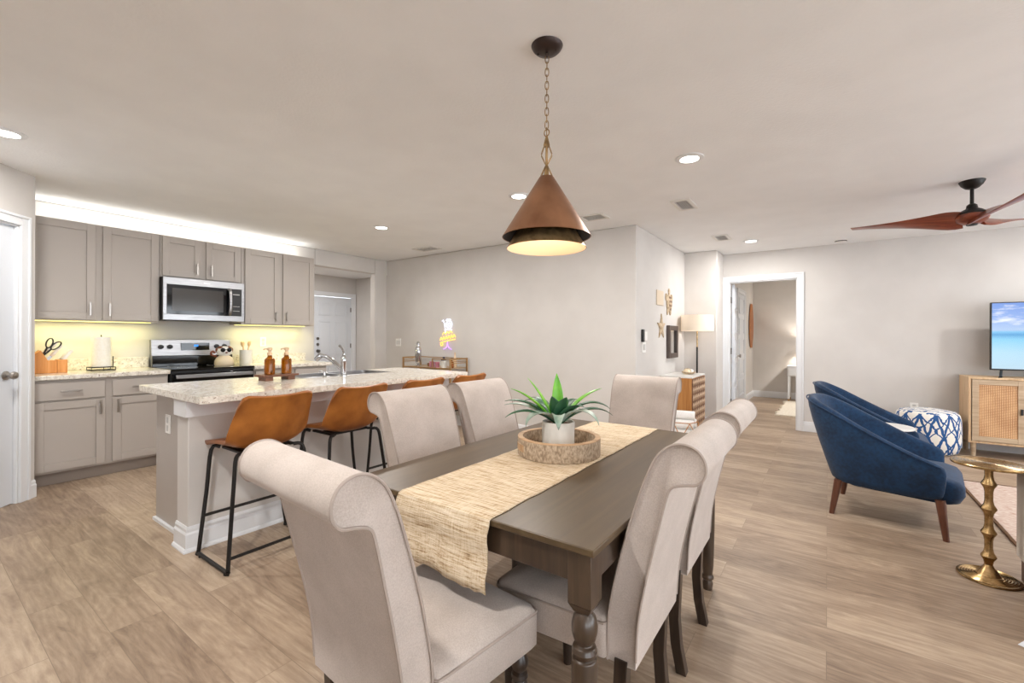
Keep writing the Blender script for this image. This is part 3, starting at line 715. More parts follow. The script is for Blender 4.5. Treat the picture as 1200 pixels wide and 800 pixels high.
# soap bottles on a walnut riser
rs = thing('riser_tray', 'walnut riser on block feet holding amber soap bottles', 'tray', (-3.385, 1.70, .914), .05)
m = MB(); m.box(-.065, .065, -.135, .135, .028, .044); obj('top', m, 'riser', rs, bevel=.002)
for yy in (-.085, .085):
    m = MB(); m.box(-.05, .05, yy-.028, yy+.028, 0, .028); obj('foot', m, 'riser', rs, bevel=.002)
def bottle(loc, label):
    b = thing('soap_bottle', label, 'soap dispenser', loc, .4, 'amber soap bottles on the riser')
    m = MB(); m.lathe([(0,0),(.033,0),(.036,.004),(.036,.104),(.033,.115),(.019,.126),(.015,.134),(.015,.142),(0,.142)], (0,0,0), 28, 'Z', False); g = obj('glass', m, 'amber', b)
    m = MB(); m.lathe([(0,.142),(.017,.142),(.018,.160),(.010,.164),(.009,.176),(.018,.180),(.019,.194),(.010,.199),(0,.2)], (0,0,0), 20, 'Z', False); m.tube([(0,0,.19),(-.03,-.012,.19),(-.04,-.016,.183)], .005, 8); obj('pump', m, 'pump', b)
    return b
bt = bottle((-3.392, 1.648, .958), 'amber glass soap bottle nearer the bar stools end of the riser')
dup(bt, (-3.375, 1.765, .958), .2, 'amber glass soap bottle nearer the faucet')
bt['label'] = 'amber glass soap bottle farther from the faucet on the riser'
# ------------------------------------------------------------------ things on the wall counter
kb = thing('knife_block', 'bamboo knife block at the pantry end of the counter', 'knife block', (-5.56, .80, .914))
m = MB(); m.prism([(-.10,0),(.055,0),(.055,.11),(0,.11),(-.045,.20),(-.10,.15)], -.05, .06, 'YZ'); obj('block', m, 'kblock', kb, bevel=.003)
m = MB(); m.box(-.055, .065, .056, .12, 0, .115); obj('steak_knife_tier', m, 'kblock', kb, bevel=.003)
def knife(loc, tilt, L, label):
    k = thing('knife', label, 'knife', loc, 0, 'white-handled knives in the block')
    m = MB(); m.box(-.010, .010, -.012, .012, 0, L); m.bm.transform(Matrix.Rotation(tilt, 4, 'X')); obj('handle', m, 'kwhite', k, bevel=.004)
    m = MB(); m.box(-.001, .001, -.010, .010, -.05, 0); m.bm.transform(Matrix.Rotation(tilt, 4, 'X')); obj('blade', m, 'steel', k)
    return k
tl = -.62
k0 = knife((-5.52, .895, 1.03), tl, .10, 'short white-handled knife in the lower tier, frontmost of four')
dup(k0, (-5.545, .895, 1.03), None, 'short white-handled knife in the lower tier, second of four')
dup(k0, (-5.57, .895, 1.03), None, 'short white-handled knife in the lower tier, third of four')
dup(k0, (-5.595, .895, 1.03), None, 'short white-handled knife in the lower tier, nearest the backsplash')
k1 = knife((-5.56, .790, 1.085), tl, .12, 'longer white-handled knife standing in the upper tier beside the scissors')
dup(k1, (-5.59, .785, 1.09), None, 'longer white-handled knife in the upper tier, nearest the backsplash')
dup(k1, (-5.585, .83, 1.06), None, 'middle-height white-handled knife between the two tiers')
sc = MB(); 
def loop(cx, cz, rx, rz, a):
    pts = []
    for i in range(20):
        t = 2*PI*i/20; y, z = rx*math.cos(t), rz*math.sin(t); pts.append((0, cx+y*math.cos(a)-z*math.sin(a), cz+y*math.sin(a)+z*math.cos(a)))
    sc.tube(pts, .0055, 8, closed=True)
loop(.045, .085, .020, .042, -.25); loop(.085, .062, .020, .042, -.75)
sc.tube([(0,.03,.045),(0,.0,-.03)], .007, 8); sc.tube([(0,.055,.03),(.004,.0,-.03)], .007, 8)
o = obj('scissors', sc, 'blackplastic'); o.location = (-5.515, .765, 1.09); tag(o, 'black-handled kitchen scissors standing in the knife block', 'scissors')
pt = thing('paper_towel_holder', 'dark wire paper towel holder on the counter', 'paper towel holder', (-5.60, 1.165, .914))
m = MB(); 
for zz in (.004, .03):
    m.tube([(.085,-.085,zz),(.085,.085,zz),(-.085,.085,zz),(-.085,-.085,zz)], .004, 8, closed=True)
for a in ((.085,-.085),(.085,.085),(-.085,.085),(-.085,-.085),(.085,0)): m.tube([(a[0],a[1],0),(a[0],a[1],.034)], .003, 6)
m.box(-.083,.083,-.083,.083,.028,.032); m.tube([(0,0,.03),(0,0,.335)], .005, 8); m.tube([(.0,.085,.03),(.0,.085,.13)], .004, 6)
obj('wire_stand', m, 'black', pt)
m = MB(); m.lathe([(.019,.036),(.071,.036),(.071,.316),(.019,.316)], (0,0,0), 40, 'Z', False); m.rings([[(.019*math.cos(2*PI*i/24), .019*math.sin(2*PI*i/24), z) for i in range(24)] for z in (.036, .316)], False, False)
o = obj('paper_towel_roll', m, 'paper'); o.location = (-5.60, 1.165, .914); tag(o, 'white paper towel roll on the wire holder', 'paper towel')
# dog-shaped jar
dj = thing('dog_jar', 'cream ceramic dog jar with dark sunglasses beside the range display', 'jar', (-5.46, 2.16, .9185), -.1)
m = MB(); m.lathe([(0,0),(.088,0),(.094,.012),(.092,.05),(.075,.085),(.05,.105),(0,.11)], (0,0,0), 32, 'Z', False); obj('body', m, 'creamceramic', dj)
m = MB(); m.lathe([(0,-.06),(.035,-.055),(.06,-.03),(.068,0),(.06,.03),(.035,.052),(0,.058)], (.0,0,.155), 28, 'Z', False); m.bm.transform(Matrix.Scale(1.15, 4, (0,1,0))); hd = obj('head', m, 'ceramic', dj)
m = MB()
for s in (-1, 1):
    m.lathe([(0,-.030),(.013,-.022),(.017,0),(.012,.018),(0,.024)], (.004, s*.070, .172), 14, 'Z', False)
    m.lathe([(0,-.006),(.030,-.003),(.030,.008),(.016,.020),(0,.024)], (.012, s*.040, .190), 18, 'Z', False)
obj('ears', m, 'brownglaze', hd)
m = MB()
for s in (-1, 1): m.lathe([(0,0),(.024,0),(.022,.008),(0,.012)], (.062, s*.03, .17), 18, 'X', False)
m.box(.066,.072,-.012,.012,.172,.178); obj('sunglasses', m, 'blackglass', hd)
m = MB(); m.lathe([(0,-.008),(.012,-.004),(.012,.006),(0,.012)], (.078, 0, .140), 12, 'Z', False); obj('nose', m, 'brownglaze', hd)
m = MB(); m.tube(catmull([(0,-.075,.10),(0,-.115,.115),(0,-.125,.14),(0,-.105,.155),(0,-.088,.135)], 5), .012, 8); obj('paw', m, 'brownglaze', dj)
cr = MB(); cr.lathe([(0,0),(.062,0),(.066,.006),(.066,.165),(.060,.165),(.058,.01),(0,.01)], (0,0,0), 32, 'Z', False)
o = obj('utensil_crock', cr, 'ceramic'); o.location = (-5.62, 2.455, .914); tag(o, 'white ceramic crock of wooden spoons by the range', 'utensil crock')
def spoon(tx, ty, lab):
    m = MB(); m.tube([(0,0,0),(0,0,.20)], .006, 8, r_list=[.005,.007]); m.lathe([(0,.19),(.012,.2),(.019,.225),(.016,.25),(0,.262)], (0,0,0), 14, 'Z', False)
    m.bm.transform(Matrix.Rotation(ty, 4, 'X') @ Matrix.Rotation(tx, 4, 'Y')); o = obj('wooden_spoon', m, 'spoon'); o.location = (-5.62, 2.455, .929); tag(o, lab, 'spoon', 'wooden spoons in the crock'); return o
spoon(.1, .22, 'wooden spoon leaning toward the dog jar in the crock, outermost'); spoon(-.05, .14, 'wooden spoon leaning toward the dog jar in the crock, inner one'); spoon(0, -.16, 'wooden spoon leaning toward the outlet in the crock')
# plates on walls
def plate(name, label, cat, c, axis, w=.075, h=.118, gang=1, kind='toggle', group=None):
    p = thing(name, label, cat, c, {'X': 0, 'Y': -PI/2}[axis], group)      # local +x = out of wall
    m = MB(); m.box(0, .006, -w/2, w/2, -h/2, h/2); q = obj('cover_plate', m, 'plate', p, bevel=.002)
    for g in range(gang):
        yy = (g-(gang-1)/2)*.046
        m = MB()
        if kind == 'toggle': m.box(.006, .009, yy-.016, yy+.016, -.033, .033); nm = 'rocker'
        else:
            m.box(.006, .0085, yy-.016, yy+.016, .006, .04); m.box(.006, .0085, yy-.016, yy+.016, -.04, -.006); nm = 'receptacle'
        obj(nm, m, 'plateshade', p, bevel=.001)
    return p
plate('wall_outlet', 'white outlet on the lit splash above the right counter', 'outlet', (W+.0005, 2.737, 1.172), 'X', kind='outlet')
plate('light_switch', 'white double switch on the wall beside the hall opening', 'light switch', (-5.52, YB-.0005, 1.153), 'Y', w=.118, gang=2)
plate('light_switch', 'white switch plate under the thermostat', 'light switch', (XS+.0005, 4.905, 1.135), 'X', w=.118, gang=2)
plate('wall_outlet', 'white outlet low on the wall behind the patterned pouf', 'outlet', (.845, YT-.0005, .418), 'Y', kind='outlet')
plate('wall_outlet', 'white outlet low on the wall behind the potted plant', 'outlet', (-2.40, YB-.0005, .42), 'Y', kind='outlet')
th = thing('thermostat', 'white thermostat with a black remote clipped beside it', 'thermostat', (XS+.0005, 4.87, 1.265))
m = MB(); m.box(0, .02, .0, .10, -.055, .045); obj('case', m, 'plate', th, bevel=.004)
m = MB(); m.box(0, .028, -.055, -.005, -.07, .07); obj('remote', m, 'blackplastic', th, bevel=.006)
# ------------------------------------------------------------------ dining table
TX0, TX1, TY0, TY1 = -1.352, -.437, .942, 2.401
tb = thing('dining_table', 'dark brown dining table with turned legs and a jute runner', 'dining table', ((TX0+TX1)/2, (TY0+TY1)/2, 0))
box('tabletop', 'tabletop', tb, TX0, TX1, TY0, TY1, .732, .750, .003)
m = MB(); e = .018
m.box(TX0+e, TX1-e, TY0+e, TY0+e+.022, .652, .7315); m.box(TX0+e, TX1-e, TY1-e-.022, TY1-e, .652, .7315)
m.box(TX0+e, TX0+e+.022, TY0+e+.022, TY1-e-.022, .652, .7315); m.box(TX1-e-.022, TX1-e, TY0+e+.022, TY1-e-.022, .652, .7315)
obj('apron', m, 'tableleg', tb, world=True, bevel=.002, smooth=0)
def table_leg(cx, cy):
    m = MB(); h = .031
    m.box(cx-h, cx+h, cy-h, cy+h, .60, .7315)
    m.rings([[(cx+a*(h if k else 1)*1, cy+b*(h if k else 1), z) for a, b in ((1,1),(-1,1),(-1,-1),(1,-1))] for k, z in ((1, .60),)] + [[(cx+a*.020, cy+b*.020, .578) for a, b in ((1,1),(-1,1),(-1,-1),(1,-1))]], False, True)
    m.lathe([(0,.58),(.018,.58),(.018,.575),(.027,.565),(.032,.545),(.032,.528),(.026,.508),(.019,.500),(.019,.497),(.028,.492),(.0315,.482),(.028,.470),(.024,.466),(.030,.462),(.032,.450),(.031,.30),(.027,.12),(.022,.075),(.028,.065),(.028,.055),(.020,.048),(.025,.03),(.021,0),(0,0)], (cx, cy, 0), 28, 'Z', False)
    return obj('leg', m, 'tableleg', tb, world=True, bevel=.0025, smooth=30)
for cx in (TX0+.044, TX1-.044):
    for cy in (TY0+.044, TY1-.044): table_leg(cx, cy)
# runner: hangs over both ends
m = MB(); rx0, rx1 = -1.106, -.738; prof = []
prof += [(TY0-.012-.004*math.sin(k), .575+k*.0175) for k in range(9)] + [(TY0-.010, .735), (TY0-.004, .749), (TY0+.01, .7525)]
ny = 40; prof += [(TY0+.01+(TY1-TY0-.02)*i/ny, .7525) for i in range(1, ny+1)] + [(TY1+.004, .749), (TY1+.010, .735), (TY1+.013, .66), (TY1+.016, .58)]
rows = []; nx = 22
for y, z in prof:
    row = []
    for i in range(nx+1):
        t = i/nx; x = rx0+(rx1-rx0)*t; jx = random.uniform(-.0025, .0025) if i in (0, nx) else 0
        dz = random.uniform(-.003, .003) if z == prof[0][1] else 0
        hang = max(0, .735-z)*.10*math.sin(t*5+1) if z < .74 else 0
        row.append((x+jx+max(0, .74-z)*(-.02), y-abs(hang) if y < 1.5 else y+abs(hang), z+dz-(max(0, .74-z)*.12*t)))
    rows.append(row)
m.rings(rows, False, False, close=False)
o = obj('table_runner', m, 'runner', solid=.003); tag(o, 'woven jute runner hanging over the near table edge', 'table runner')
# round tray
TR = (-.923, 1.640)
tr = thing('round_tray', 'round carved mango wood tray on the jute runner', 'tray', (TR[0], TR[1], .754), .3)
m = MB(); m.lathe([(0,0),(.170,0),(.173,.004),(.173,.070),(.171,.073),(.153,.073),(.151,.070),(.151,.012),(0,.012)], (0,0,0), 72, 'Z', False); obj('rim', m, 'traywood', tr)
m = MB(); m.lathe([(.1725,.0715),(.1725,.0748),(.1515,.0748),(.1515,.0715)], (0,0,0), 72, 'Z', False); obj('rim_top', m, 'traywood2', tr)
m = MB(); m.lathe([(0,.0121),(.1508,.0121),(.1508,.0135),(0,.0135)], (0,0,0), 60, 'Z', False); obj('floor_board', m, 'traywood2', tr)
for a in (-2.55, .6):
    m = MB()
    n = 14; ang0, ang1 = a-.24, a+.24
    def ring(rad):
        out = []
        for i in range(n+1):
            t = ang0+(ang1-ang0)*i/n; out.append((rad*math.cos(t), rad*math.sin(t), .052))
        for i in range(n+1):
            t = ang1-(ang1-ang0)*i/n; out.append((rad*math.cos(t), rad*math.sin(t), .024))
        return out
    m.rings([ring(.1745), ring(.1728)], True, False); obj('handle_recess', m, 'traywood2', tr, smooth=0)
    m = MB(); t = a-.26; m.lathe([(0,0),(.011,0),(.011,.0012),(0,.0012)], (0,0,0), 16, 'X', False)
    m.bm.transform(Matrix.Rotation(t, 4, 'Z') @ Matrix.Translation((.1732, 0, .042))); obj('handle_hole', m, 'shadeblack', tr)
# potted plant
pp = thing('potted_plant', 'spiky green plant in a pale cement pot on the tray', 'potted plant', (TR[0]-.02, TR[1]+.03, .7678))
m = MB(); m.lathe([(0,0),(.066,0),(.069,.004),(.070,.112),(.068,.115),(.062,.115),(.060,.10),(.060,.02),(0,.02)], (0,0,0), 48, 'Z', False); obj('pot', m, 'concrete', pp)
m = MB(); m.lathe([(0,.103),(.0605,.103),(.0605,.098),(0,.098)], (0,0,0), 40, 'Z', False); obj('soil', m, 'soil', pp)
def leaf(az, L, up, droop, wd, mat, base_z=.10):
    """one strap leaf: az direction, rises `up`, then bends over by `droop`"""
    m = MB(); n = 14; pts = []
    for i in range(n+1):
        t = i/n; r = L*(.12*t+.88*t**1.35)*math.cos(up*.6) if False else None
    el = up; p = Vector((0.012*math.cos(az), .012*math.sin(az), base_z)); d_ = []
    P = [p.copy()]; E_ = [el]
    for i in range(n):
        el -= droop/n*(.4+1.2*i/n); stp = L/n
        p = p + Vector((math.cos(az)*math.cos(el), math.sin(az)*math.cos(el), math.sin(el)))*stp; P.append(p.copy()); E_.append(el)
    side = Vector((-math.sin(az), math.cos(az), 0)); rows = []
    for i, q in enumerate(P):
        t = i/n; w_ = 1.45*wd*(math.sin(PI*min(1, (t*.86+.16)))**.7)*(1-.12*t); w_ = max(w_, .0006) if i < n else .0006
        nrm = Vector((-math.cos(az)*math.sin(E_[i]), -math.sin(az)*math.sin(E_[i]), math.cos(E_[i])))
        rows.append([q-side*w_+nrm*w_*.35, q-side*w_*.5+nrm*.05*w_, q, q+side*w_*.5+nrm*.05*w_, q+side*w_+nrm*w_*.35])
    m.rings(rows, False, False, close=False)
    return obj('leaf', m, mat, pp, solid=.0012)
R = math.radians
# camera looks toward about 125 deg; right of frame is about 35 deg, left is about 215 deg
for az, L, up, dr, wd, mt in [
    (R(40), .26, 1.02, .75, .016, 'leafbright'), (R(130), .235, 1.50, .15, .019, 'leafbright'), (R(205), .25, 1.12, .25, .016, 'leafbright'), (R(218), .27, .90, .55, .019, 'leafbright'),
    (R(25), .27, 1.05, 1.75, .017, 'leafdark'), (R(38), .27, .75, 1.45, .016, 'leafdark'), (R(-5), .25, 1.0, 2.2, .016, 'leafsilver'), (R(300), .20, 1.05, 2.5, .020, 'leafsilver'),
    (R(212), .27, .85, 1.05, .016, 'leafdark'), (R(228), .26, .70, 1.30, .016, 'leafdark'), (R(200), .27, .70, .95, .015, 'leafsilver'), (R(245), .21, 1.0, 2.4, .020, 'leafsilver'),
    (R(320), .17, 1.28, .7, .022, 'leafdark'), (R(280), .16, 1.3, .5, .022, 'leafdark'), (R(350), .18, 1.2, 1.4, .020, 'leafdark'), (R(90), .22, 1.0, 1.3, .016, 'leafdark'), (R(160), .24, .95, 1.2, .016, 'leafdark'), (R(180), .22, 1.1, 1.5, .017, 'leafdark')]:
    leaf(az, L*.93, up, dr, wd, mt)
# ------------------------------------------------------------------ roll-back dining chairs (faces +y)
FP = [(-.142,.372),(-.148,.50),(-.172,.62),(-.204,.74),(-.236,.84),(-.260,.905),(-.283,.950),(-.315,.978),(-.348,.984),(-.378,.972),(-.394,.945),(-.393,.915),(-.375,.893),(-.345,.886),(-.316,.874),(-.302,.84),(-.278,.74),(-.250,.62),(-.228,.50),(-.220,.372)]
def make_chair(label):
    c = thing('dining_chair', label, 'chair', (0,0,0), 0, 'roll-back linen dining chairs around the table')
    prof = catmull([(0, y, z) for y, z in FP], 4)
    hw = lambda z: .190 + .021*min(1, max(0, (z-.372)/.5))
    m = MB(); rs = []
    for s, inset in ((-1, .006), (-1, .0), (-.5, 0), (0, 0), (.5, 0), (1, 0), (1, .006)):
        ring = []
        for p in prof:
            cz = p.z; x = s*hw(cz)
            y, z = p.y, p.z
            if inset: x += 0
            ring.append((x - (inset*0), y, z))
        rs.append(ring)
    # pull the two end rings inside a little so the side panel reads as sewn in
    for k in (0, -1):
        cx = sum(p[1] for p in rs[k])/len(rs[k]); 
        new = []
        for i, p in enumerate(rs[k]):
            a, b = prof[i-1], prof[(i+1) % len(prof)]; t = (b-a).normalized(); nrm = Vector((0, t.z, -t.y))
            new.append((p[0]*.985, p[1]-nrm.y*.004, p[2]-nrm.z*.004))
        rs[k] = new
    m.rings(rs, True, True)
    bk = obj('backrest', m, 'linen', c, smooth=50)
    for s in (-1, 1):
        m = MB(); pts = [(s*(hw(p.z)+.001), p.y, p.z) for p in prof[:-1]]
        m.tube(pts + [], .0034, 6); obj('piping', m, 'piping', bk)
    # seat
    m = MB(); rs = []
    def seat_ring(z, g, yb=-.150):
        hwf, hwb = .226-g, .205-g; out = []
        pts = rrect(-1, 1, yb+.0, .222-g, .035, 5)
        for x, y in pts:
            t = (y-yb)/(.222-yb); w_ = hwb+(hwf-hwb)*t
            out.append((max(-w_, min(w_, x*w_/1 if abs(x) > .99 else math.copysign(w_-(1-abs(x)), x))), y, z))
        return out
    rs = [seat_ring(.376, .004), seat_ring(.382, 0), seat_ring(.455, 0), seat_ring(.468, 0), seat_ring(.480, .005), seat_ring(.494, .025), seat_ring(.504, .06), seat_ring(.509, .11)]
    m.rings(rs, True, True); st = obj('seat', m, 'linen', c, smooth=60)
    m = MB(); m.tube([(p[0]*1.006, p[1]+(.001 if p[1] > 0 else 0), .472) for p in seat_ring(.472, .001)], .0036, 6, closed=True); obj('piping', m, 'piping', st)
    for s in (-1, 1):
        m = MB(); cx, cy = s*.185, .180
        m.lathe([(0,.380),(.021,.380),(.021,.362),(.016,.356),(.024,.340),(.025,.328),(.019,.312),(.015,.308),(.022,.302),(.024,.292),(.018,.284),(.022,.276),(.023,.24),(.019,.08),(.015,0),(0,0)], (cx, cy, 0), 20, 'Z', False)
        obj('leg', m, 'darkwood', c)
    for s in (-1, 1):
        m = MB(); rs = []
        for z, y in ((.384,-.180),(.30,-.176),(.2,-.172),(.1,-.180),(0,-.200)):
            cx = s*.174; a = .018; rs.append([(cx-a, y-a, z), (cx+a, y-a, z), (cx+a, y+a, z), (cx-a, y+a, z)])
        m.rings(rs); obj('leg', m, 'darkwood', c, smooth=50, bevel=.002)
    return c
CH = make_chair('beige roll-back chair at the near end, back turned to the viewer')
CH.location = (-.900, .864, 0); CH.rotation_euler = (0, 0, -.07)
dup(CH, (-.626, 1.322, 0), PI/2, 'beige roll-back chair on the living-room side beside the near table corner')
dup(CH, (-.636, 1.885, 0), PI/2, 'beige roll-back chair on the living-room side beyond the first one')
dup(CH, (-1.36, 1.515, 0), -PI/2, 'beige roll-back chair on the island side nearer the front stool')
dup(CH, (-1.36, 2.04, 0), -PI/2, 'beige roll-back chair on the island side nearer the far table end')
dup(CH, (-.995, 2.63, 0), PI, 'beige roll-back chair at the far end facing the plant')
# ------------------------------------------------------------------ bar stools (face -x)
def make_stool(label):
    c = thing('bar_stool', label, 'bar stool', (0,0,0), 0, 'tan leather bar stools along the island')
    # shell: rows from seat front (x=-.20) to back top; local origin on the floor under the seat centre
    prof = [(-.285,.603,.175),(-.275,.614,.190),(-.13,.620,.203),(-.02,.614,.208),(.06,.614,.212),(.115,.636,.218),(.150,.690,.220),(.172,.755,.214),(.190,.82,.207),(.205,.88,.199),(.216,.925,.188)]
    P = catmull([(a, 0, b) for a, b, w_ in prof], 3); Wd = []
    for i in range(len(prof)-1):
        for j in range(3): Wd.append(prof[i][2]+(prof[i+1][2]-prof[i][2])*j/3)
    Wd.append(prof[-1][2])
    m = MB(); rows = []; nx = 16
    for i, p in enumerate(P):
        a = P[max(0, i-1)]; b = P[min(len(P)-1, i+1)]; t = (b-a).normalized(); nrm = Vector((-t.z, 0, t.x))
        f = i/(len(P)-1); row = []
        for j in range(nx+1):
            u = -1+2*j/nx; cup = (.006+.060*max(0, math.sin(PI*min(1, max(0, f-.12)*1.15))))*abs(u)**2.6
            q = Vector((p.x, u*Wd[i], p.z))+nrm*cup
            if f > .75: q.z -= (f-.75)*4*.016*(abs(u)**14) ; q.z += (f-.75)*4*(-.014)*(1-abs(u)**2)
            row.append(tuple(q))
        rows.append(row)
    m.rings(rows, False, False, close=False)
    obj('seat_shell', m, 'leather', c, solid=.020, bevel=.006, smooth=60)
    for s in (-1, 1):
        y = s*.195; m = MB()
        core = [(-.185, s*.145, .596), (-.205, y-s*.01, .584), (-.208, y+s*.012, .35), (-.200, y+s*.052, .03), (-.185, y+s*.055, .013), (.15, y+s*.055, .013), (.180, y+s*.055, .016), (.172, y+s*.050, .06), (.130, y+s*.008, .45), (.112, y-s*.010, .584), (.085, s*.145, .596)]
        m.tube(catmull(core, 4), .0105, 10); obj('sled_frame', m, 'black', c)
        m = MB()
        for x in (-.16, .16): m.lathe([(0,0),(.013,0),(.013,.008),(0,.01)], (x, s*.250, 0), 12, 'Z', False)
        obj('foot_pad', m, 'blackplastic', c)
    m = MB(); m.tube([(-.203, -.224, .215), (-.203, .224, .215)], .009, 8); obj('footrest', m, 'black', c)
    m = MB(); m.tube([(.170, -.240, .08), (.170, .240, .08)], .009, 8); obj('rear_stretcher', m, 'black', c)
    m = MB(); m.box(-.155, .085, -.15, -.125, .592, .606); m.box(-.155, .085, .125, .15, .592, .606); m.box(-.06, -.03, -.13, .13, .592, .610); m.box(.03, .06, -.13, .13, .592, .610)
    obj('seat_support', m, 'black', c, bevel=.002)
    return c
S0 = make_stool('tan leather bar stool at the end of the island nearest the pantry')
S0.location = (-2.705, 1.270, 0)
dup(S0, (-2.705, 1.825, 0), 0, 'tan leather bar stool second from the pantry end of the island')
dup(S0, (-2.705, 2.385, 0), 0, 'tan leather bar stool half hidden behind the nearer island-side dining chair')
dup(S0, (-2.705, 2.915, 0), 0, 'tan leather bar stool at the far rounded end of the island')
# ------------------------------------------------------------------ pendant
pd = thing('pendant_lamp', 'copper cone pendant hanging on a chain over the table', 'pendant lamp', (-.961, 1.595, 0))
m = MB(); m.lathe([(0,H-.028),(.028,H-.028),(.05,H-.022),(.060,H-.012),(.066,H-.001),(0,H-.001)], (0,0,0), 36, 'Z', False); cp_ = obj('canopy', m, 'darkbronze', pd)
m = MB(); m.lathe([(0,H-.045),(.006,H-.045),(.008,H-.035),(.004,H-.028),(0,H-.028)], (0,0,0), 12, 'Z', False); m.cyl((.038, .01, H-.029), .004, .004, 8); m.cyl((-.038, -.01, H-.029), .004, .004, 8); obj('hook', m, 'darkbronze', cp_)
z = H-.038; k = 0
ch = []
while z > 2.115:
    m = MB() if not ch else ch[0]
    if not ch: ch.append(m)
    a = .0075; hL = .017; rot = (k % 2)*PI/2 + .5; pts = []
    for i in range(14):
        t = 2*PI*i/14; x = a*math.cos(t); zz = hL*math.sin(t); zz = math.copysign(min(abs(zz)*1.15, hL), zz); pts.append((x*math.cos(rot), x*math.sin(rot), z-hL+zz))
    m.tube(pts, .0019, 6, closed=True); z -= .0275; k += 1
obj('chain', ch[0], 'bronze', pd)
m = MB(); m.tube([(.012*math.cos(t), 0, 2.098+.014*math.sin(t)) for t in [2*PI*i/16 for i in range(16)]], .0025, 6, closed=True)
m.lathe([(0,2.088),(.004,2.086),(.015,2.045),(.015,2.04),(0,2.04)], (0,0,0), 6, 'Z', False)
for i in range(6):
    a = 2*PI*i/6; c_, s_ = math.cos(a), math.sin(a)
    m.tube([(.012*c_, .012*s_, 2.042), (.026*c_, .026*s_, 2.005), (.004*c_, .004*s_, 1.962)], .0016, 6)
    m.tube([(.004*c_, .004*s_, 1.962), (.028*c_, .028*s_, 1.912)], .0018, 6)
m.cyl((0, 0, 1.90), .0055, .15, 10); m.lathe([(0,1.905),(.010,1.905),(.010,1.945),(.006,1.955),(0,1.955)], (0,0,0), 12, 'Z', False)
obj('wire_finial', m, 'bronze', pd)
m = MB(); m.lathe([(.028,1.913),(.030,1.911),(.185,1.660),(.183,1.6595),(.027,1.909)], (0,0,0), 72, 'Z', False); sh = obj('outer_shade', m, 'copper', pd, smooth=50)
m = MB(); m.lathe([(.006,1.9085),(.0265,1.9085),(.182,1.661),(.180,1.661),(.025,1.906),(.006,1.906)], (0,0,0), 72, 'Z', False); obj('outer_shade_lining', m, 'shadeblack', sh)
m = MB(); m.lathe([(.052,1.80),(.167,1.613),(.1655,1.6125),(.0505,1.80)], (0,0,0), 72, 'Z', False); i2 = obj('inner_shade', m, 'bronze', pd)
m = MB(); m.lathe([(.0,1.797),(.0498,1.797),(.1650,1.613),(.1640,1.613),(.048,1.794),(0,1.794)], (0,0,0), 72, 'Z', False); obj('inner_shade_lining', m, 'shadein', i2)
m = MB(); m.lathe([(0,1.70),(.02,1.705),(.029,1.725),(.026,1.75),(.014,1.77),(.012,1.79),(0,1.792)], (0,0,0), 20, 'Z', False); obj('bulb', m, 'bulb', pd)
point('pendant_light', (-.961, 1.595, 1.675), 1.5, (1,.80,.60), .03)
# ------------------------------------------------------------------ ceiling fittings
def downlight(x, y, label, pw, vis=True):
    t = thing('recessed_downlight', label, 'ceiling light', (x, y, H), 0, 'recessed ceiling downlights')
    m = MB(); m.lathe([(.062,-.0005),(.092,-.0005),(.090,-.006),(.066,-.012),(.060,-.010)], (0,0,0), 48, 'Z', False); obj('trim_ring', m, 'white', t)
    m = MB(); m.lathe([(0,-.009),(.062,-.009),(.062,-.004),(0,-.004)], (0,0,0), 40, 'Z', False); obj('lens', m, 'light', t)
    area('downlight_lamp', (x, y, H-.014), .12, pw, (1,.97,.935))
    return t
DL = 21
downlight(-.767, 3.143, 'lit downlight to the right of the pendant shade', DL)
downlight(-2.169, 3.141, 'lit downlight peeking out behind the copper pendant shade', DL)
downlight(-4.050, 3.175, 'lit downlight over the far half of the kitchen island', DL)
downlight(-4.028, .405, 'lit downlight at the left picture edge above the pantry', DL)
downlight(-.787, 6.258, 'lit downlight in front of the open bedroom door', DL)
for x, y, lab in ((-1.25, -.05, 'lit downlight above the viewer before the dining table'), (2.3, 6.1, 'lit downlight in front of the television'), (2.3, 3.14, 'lit downlight over the rug and sofa'), (2.3, -.1, 'lit downlight behind the sofa')):
    downlight(x, y, lab, DL if y > 1 or x > 1 else 34)
def vent(x0, x1, y0, y1, label, along='Y'):
    v = thing('ceiling_vent', label, 'air vent', ((x0+x1)/2, (y0+y1)/2, H), 0, 'ceiling air vents')
    m = MB(); b = .03; z0, z1 = H-.010, H-.0005
    m.box(x0, x1, y0, y0+b, z0, z1); m.box(x0, x1, y1-b, y1, z0, z1); m.box(x0, x0+b, y0+b, y1-b, z0, z1); m.box(x1-b, x1, y0+b, y1-b, z0, z1); obj('frame', m, 'vent', v, world=True, bevel=.003, smooth=0)
    m = MB(); m.box(x0+b, x1-b, y0+b, y1-b, H-.003, H-.0008); obj('duct_opening', m, 'ventgap', v, world=True)
    m = MB(); n = 6
    for i in range(n):
        if along == 'Y':
            xx = x0+b+(x1-x0-2*b)*(i+.5)/n; m.box(xx-.0025, xx+.0025, y0+b, y1-b, H-.007, H-.003)
        else:
            yy = y0+b+(y1-y0-2*b)*(i+.5)/n; m.box(x0+b, x1-b, yy-.0025, yy+.0025, H-.007, H-.003)
    obj('slats', m, 'vent', v, world=True, smooth=0)
vent(-1.155, -.985, 4.045, 4.385, 'white ceiling vent between the pendant and the side wall corner')
vent(-1.138, -.965, 5.68, 6.02, 'small white ceiling vent above the starfish wall')
vent(-4.70, -4.33, 4.20, 4.42, 'white ceiling vent near the kitchen corner', 'X')
vent(-2.06, -1.80, 4.02, 4.24, 'white ceiling vent seen beside the pendant shade rim', 'X')
sd = thing('smoke_detector', 'round white smoke detector near the television wall', 'smoke detector', (.13, 6.82, H))
